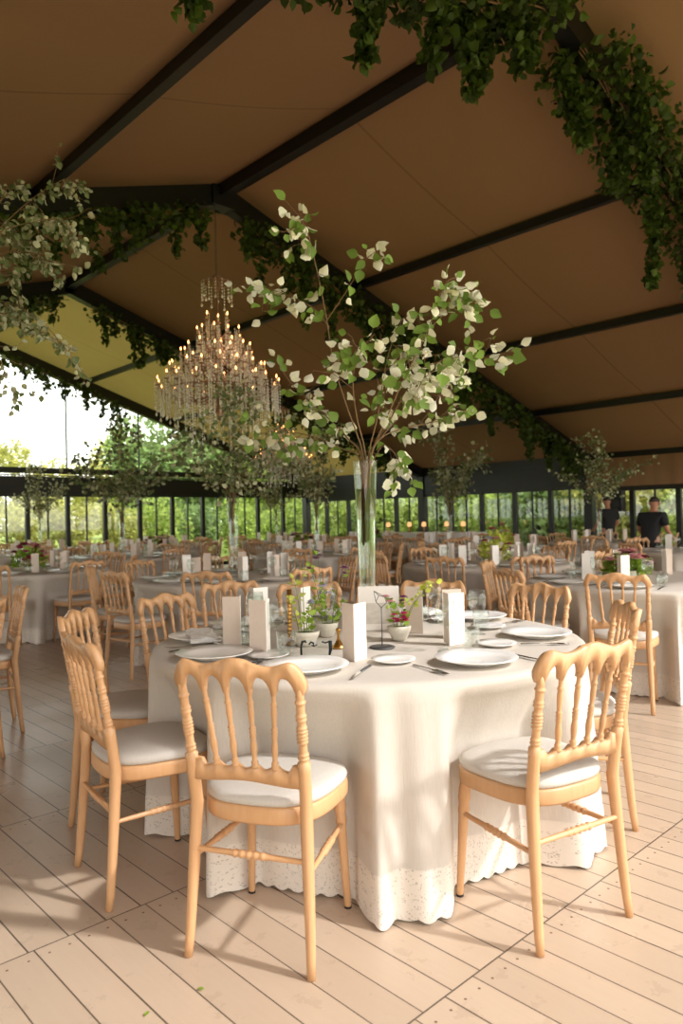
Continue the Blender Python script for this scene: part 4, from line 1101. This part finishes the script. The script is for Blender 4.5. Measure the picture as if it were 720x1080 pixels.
# ------------------------------------------------------------------ staff by the side windows
def skin_body(name, joints, edges, mat, parent, sub=2):
    me = bpy.data.meshes.new(name); me.from_pydata([j[0] for j in joints], edges, []); o = link(me, name, parent)
    sk = o.modifiers.new('skin', 'SKIN'); sk.use_smooth_shade = True
    for v, j in zip(me.skin_vertices[0].data, joints): v.radius = (j[1], j[2] if len(j) > 2 else j[1])
    me.skin_vertices[0].data[0].use_root = True
    sb = o.modifiers.new('sub', 'SUBSURF'); sb.levels = sub; sb.render_levels = sub
    bpy.context.view_layer.update()
    dg = bpy.context.evaluated_depsgraph_get(); m2 = bpy.data.meshes.new_from_object(o.evaluated_get(dg))
    o.modifiers.clear(); o.data = m2; m2.materials.clear(); m2.materials.append(mat)
    for p in m2.polygons: p.use_smooth = True
    return o
def person(loc, rz, label, lean, headturn):
    t = thing('person', label, 'person', loc, rz)
    L = lean
    J = [((0, 0, .95), .135, .10), ((0, L*.3, 1.15), .13, .095), ((0, L*.7, 1.38), .155, .10), ((0, L*.9, 1.47), .06), ((0, L+.02, 1.55), .052), ((0, L+.05, 1.64), .088, .10), ((0, L+.045, 1.735), .075, .085),
         ((.19, L*.7, 1.40), .06), ((.25, L*.6+.02, 1.14), .042), ((.21, L+.20, 1.00), .032), ((.19, L+.27, .97), .022, .035),
         ((-.19, L*.7, 1.40), .06), ((-.25, L*.6+.02, 1.14), .042), ((-.21, L+.22, 1.02), .032), ((-.19, L+.29, .99), .022, .035),
         ((.10, 0, .88), .10), ((.11, .03, .48), .062), ((.11, -.02, .09), .042), ((.11, .10, .035), .035), ((-.10, 0, .88), .10), ((-.11, .02, .48), .062), ((-.11, -.03, .09), .042), ((-.11, .09, .035), .035)]
    E_ = [(0, 1), (1, 2), (2, 3), (3, 4), (4, 5), (5, 6), (2, 7), (7, 8), (8, 9), (9, 10), (2, 11), (11, 12), (12, 13), (13, 14), (0, 15), (15, 16), (16, 17), (17, 18), (0, 19), (19, 20), (20, 21), (21, 22)]
    for base, sgn in ((10, 1), (14, -1)):       # fingers
        p = Vector(J[base][0])
        for f_ in range(5):
            x = (-.026+.0125*f_) if f_ < 4 else -sgn*.035
            ln = (.07, .078, .074, .058, .045)[f_]
            J.append(((p.x+x, p.y+.05 if f_ < 4 else p.y+.015, p.z-.012), .0085)); J.append(((p.x+x*1.1, p.y+.05+ln*.8 if f_ < 4 else p.y+.05, p.z-.045), .0075))
            E_ += [(base, len(J)-2), (len(J)-2, len(J)-1)]
    skin_body('body', J, E_, M['skin'], t)
    S_ = [((0, 0, .84), .165, .13), ((0, 0, .95), .165, .13), ((0, L*.3, 1.15), .160, .125), ((0, L*.7, 1.36), .190, .132), ((0, L*.85, 1.46), .115, .10), ((.19, L*.7, 1.41), .088), ((.235, L*.6+.01, 1.20), .064), ((-.19, L*.7, 1.41), .088), ((-.235, L*.6+.01, 1.20), .064)]
    skin_body('shirt', S_, [(0, 1), (1, 2), (2, 3), (3, 4), (3, 5), (5, 6), (3, 7), (7, 8)], M['shirt'], t)
    T_ = [((0, 0, .96), .145, .115), ((.10, 0, .86), .112), ((.11, .03, .48), .075), ((.11, -.02, .09), .06), ((-.10, 0, .86), .112), ((-.11, .02, .48), .075), ((-.11, -.03, .09), .06)]
    skin_body('trousers', T_, [(0, 1), (1, 2), (2, 3), (0, 4), (4, 5), (5, 6)], M['trouser'], t)
    for sx in (-1, 1):
        q = MB(); q.ball((sx*.11, .05, .045), .06, 0, 12, 8); q.v = [(x, (y-.05)*2.0+.05, z) for x, y, z in q.v]; q.v = [(x, y, max(z, .002)) for x, y, z in q.v]; q.build('shoe', M['rubber'], t)
    q = MB(); hc = Vector((0, L+.035, 1.672)); vs = []; 
    for i in range(9):
        for k in range(20):
            a = 2*PI*k/20; el = PI/2*(1-i/8*1.15); fr = max(0, math.sin(a)); el2 = max(el, .55*fr-.1 if i == 8 else el)
            vs.append(hc+Vector((.083*math.cos(a)*math.cos(el2), .102*math.sin(a)*math.cos(el2), .092*math.sin(el2))))
    q.add(vs, [(i*20+k, (i+1)*20+k, (i+1)*20+(k+1) % 20, i*20+(k+1) % 20) for i in range(8) for k in range(20)]); q.build('hair', M['hair'], t)
    fy = L+.05
    q = MB(); q.tube([(0, fy+.085, 1.665), (0, fy+.108, 1.63), (0, fy+.085, 1.62)], [.008, .014, .008], 8); q.build('nose', M['skin'], t)
    for sx in (-1, 1):
        q = MB(); q.tube([(sx*.08, fy-.01, 1.66), (sx*.094, fy-.02, 1.64), (sx*.08, fy-.01, 1.60)], [.008, .014, .008], 8); q.build('ear', M['skin'], t)
        q = MB(); q.ball((sx*.032, fy+.083, 1.66), .011, 0, 8, 5); q.build('eye', M['hair'], t)
    q = MB(); q.tube([(-.025, fy+.086, 1.592), (0, fy+.090, 1.590), (.025, fy+.086, 1.592)], .004, 5); q.build('mouth', M['hair'], t)
    return t
px_, py_ = spot(684, 11.6)
pp_ = person((px_, py_, 0), math.radians(-95), 'person in black short-sleeved shirt bending over a table by the side windows', .16, 0); pp_.scale = (.95, .95, .87)
px_, py_ = spot(641, 15.4)
person((px_, py_, 0), math.radians(-30), 'person in dark clothes in the shade beside the tent leg', .0, 0).scale = (.95, .95, .93)
# loudspeaker on the window post
t = thing('loudspeaker', 'small black loudspeaker fixed to a post of the side windows', 'loudspeaker', (XR-.18, 7.45, 1.32))
q = MB(); q.box((0, 0, .22), (.22, .26, .46)); q.build('cabinet', M['rubber'], t)
q = MB(); q.lathe([(0, 0), (.05, .004), (.085, .02), (.09, .02), (.09, 0)], 20); q.v = [(-.112-z*.3, x, y+.16) for x, y, z in q.v]; q.build('cone', M['black'], t)
q = MB(); q.box((.13, 0, .22), (.08, .05, .05)); q.build('wall_bracket', M['black'], t)

# ------------------------------------------------------------------ outside
def make_tree(mat, seed, H, R, n, leaf, trunk=True, name='tree', cat='tree', zlow=.15):
    def mk():
        r = random.Random(seed); t = thing(name, '', cat)
        q = MB(); blobs = []
        for k in range(12):
            d = rnd_dir(r); blobs.append((Vector((d.x*R*.6, d.y*R*.6, H*(zlow+.1+(1-zlow-.22)*r.random()))), R*r.uniform(.35, .6)))
        for c, br in blobs: q.tube(curve_pts([(0, 0, 0), (c.x*.2, c.y*.2, c.z*.5), tuple(c)], 6), [.012*H*(1-.13*i) for i in range(7)], 5)
        q.build('trunk', M['bark'], t)
        lf = MB()
        for k in range(n):
            c, br = r.choice(blobs); d = rnd_dir(r); p = c+d*br*r.uniform(.55, 1.0)**.5
            if p.z < .05: p.z = .05+r.random()*.3
            lf.quadleaf(p, (d*.3+rnd_dir(r)), (d+rnd_dir(r)*.5+Vector((0, 0, .4))), leaf*r.uniform(.6, 1.3))
        lf.build('foliage', M[mat], t); return t
    return mk
BUSH = [Proto(make_tree('tree_a', 51, 2.6, 1.3, 2600, .17, name='bush', cat='bush', zlow=.0)), Proto(make_tree('tree_b', 52, 2.4, 1.25, 2600, .16, name='bush', cat='bush', zlow=.0)), Proto(make_tree('tree_c', 53, 2.8, 1.3, 2600, .18, name='bush', cat='bush', zlow=.0))]
TREE = [Proto(make_tree('tree_a', 54, 8, 3.2, 5200, .34)), Proto(make_tree('tree_c', 55, 9, 3.2, 5600, .34)), Proto(make_tree('tree_b', 56, 7, 3.0, 4800, .34))]
r = random.Random(17)
for k in range(15):                            # hedge of bushes along the side windows
    y = 3.2+1.25*k; BUSH[(1 if k < 7 else 0) if k % 3 else (2 if k > 4 else 0)].put((XR+2.3+r.uniform(0, .9), y, -.16), r.uniform(0, 6), f'{ORD[k]} bush outside the side windows counted from the camera end', 'bushes outside the side windows', r.uniform(.85, 1.1))
for k in range(11):
    y = 2+2.1*k; BUSH[(k*2+1) % 3].put((XR+5.2+r.uniform(0, 1.2), y, -.16), r.uniform(0, 6), f'{ORD[k]} taller bush behind the hedge outside the side windows', 'taller bushes behind the hedge', r.uniform(1.35, 1.7))
for k in range(7):
    TREE[k % 2].put((XR+11+r.uniform(0, 2), 1+5.9*k, -.16), r.uniform(0, 6), f'{ORD[k]} tree behind the bushes outside the side windows', 'trees outside the side windows', r.uniform(.72, .82))
for k in range(12):
    x = 4.5+1.7*k; BUSH[(1 if k < 5 else 0) if k % 3 else 2 if k > 5 else 1].put((x, 22.5+r.uniform(0, 1.2), -.16), r.uniform(0, 6), f'{ORD[k]} bush outside the end gable counted from the open meadow', 'bushes outside the end gable', r.uniform(.7, 1.0))
for k, (px, d, s_, w) in enumerate(((168, 33, .8, 1), (318, 33, .9, 0), (240, 41, 1.05, 1), (150, 49, .9, 0), (345, 48, 1.1, 1))):
    x, y = spot(px, d); TREE[w].put((x, y, -.16), r.uniform(0, 6), f'{ORD[k]} tall tree rising beyond the end gable', 'tall trees beyond the end gable', s_)
for k in range(5):
    x, y = spot(-30+72*k, 70+r.uniform(-2, 2)); TREE[2].put((x, y, -.16), r.uniform(0, 6), f'{ORD[k]} yellow-green tree on the far meadow edge', 'trees on the far meadow edge', r.uniform(1.2, 1.4))

# ------------------------------------------------------------------ light
SUN_AZ, SUN_EL = math.radians(-64), math.radians(43)       # the sun stands behind the open end of the tent
sd = bpy.data.lights.new('sun', 'SUN'); so = bpy.data.objects.new('sun', sd); COL.objects.link(so)
sd.energy = 3.0; sd.angle = math.radians(2.4); sd.color = (1, .975, .95)
to_sun = Vector((math.cos(SUN_AZ)*math.cos(SUN_EL), math.sin(SUN_AZ)*math.cos(SUN_EL), math.sin(SUN_EL)))
so.rotation_euler = to_sun.to_track_quat('Z', 'Y').to_euler()
w = bpy.data.worlds.new('sky'); scene.world = w; w.use_nodes = True; nt = w.node_tree; nt.nodes.clear()
ow = nt.nodes.new('ShaderNodeOutputWorld'); bg = nt.nodes.new('ShaderNodeBackground')
sky = nt.nodes.new('ShaderNodeTexSky'); sky.sky_type = 'NISHITA'; sky.sun_disc = False; sky.sun_elevation = SUN_EL; sky.sun_rotation = PI/2-SUN_AZ; sky.dust_density = 4; sky.air_density = 1
mx = nt.nodes.new('ShaderNodeMix'); mx.data_type = 'RGBA'; mx.inputs[0].default_value = .8
sc_ = nt.nodes.new('ShaderNodeVectorMath'); sc_.operation = 'SCALE'; sc_.inputs['Scale'].default_value = .12
nt.links.new(sky.outputs[0], sc_.inputs[0]); nt.links.new(sc_.outputs[0], mx.inputs[6]); mx.inputs[7].default_value = (1.0, .965, .915, 1)
nt.links.new(mx.outputs[2], bg.inputs[0]); bg.inputs[1].default_value = 3.7; nt.links.new(bg.outputs[0], ow.inputs[0])

vs_ = scene.view_settings
vs_.view_transform = 'Standard'; vs_.look = 'None'; vs_.gamma = 1; vs_.use_curve_mapping = False; vs_.exposure = 0.1
scene.cycles.max_bounces = 12; scene.cycles.diffuse_bounces = 5; scene.cycles.transparent_max_bounces = 24; scene.cycles.transmission_bounces = 8; scene.cycles.glossy_bounces = 4
scene.cycles.use_denoising = True; scene.cycles.caustics_refractive = False; scene.cycles.caustics_reflective = False; scene.cycles.sample_clamp_indirect = 6
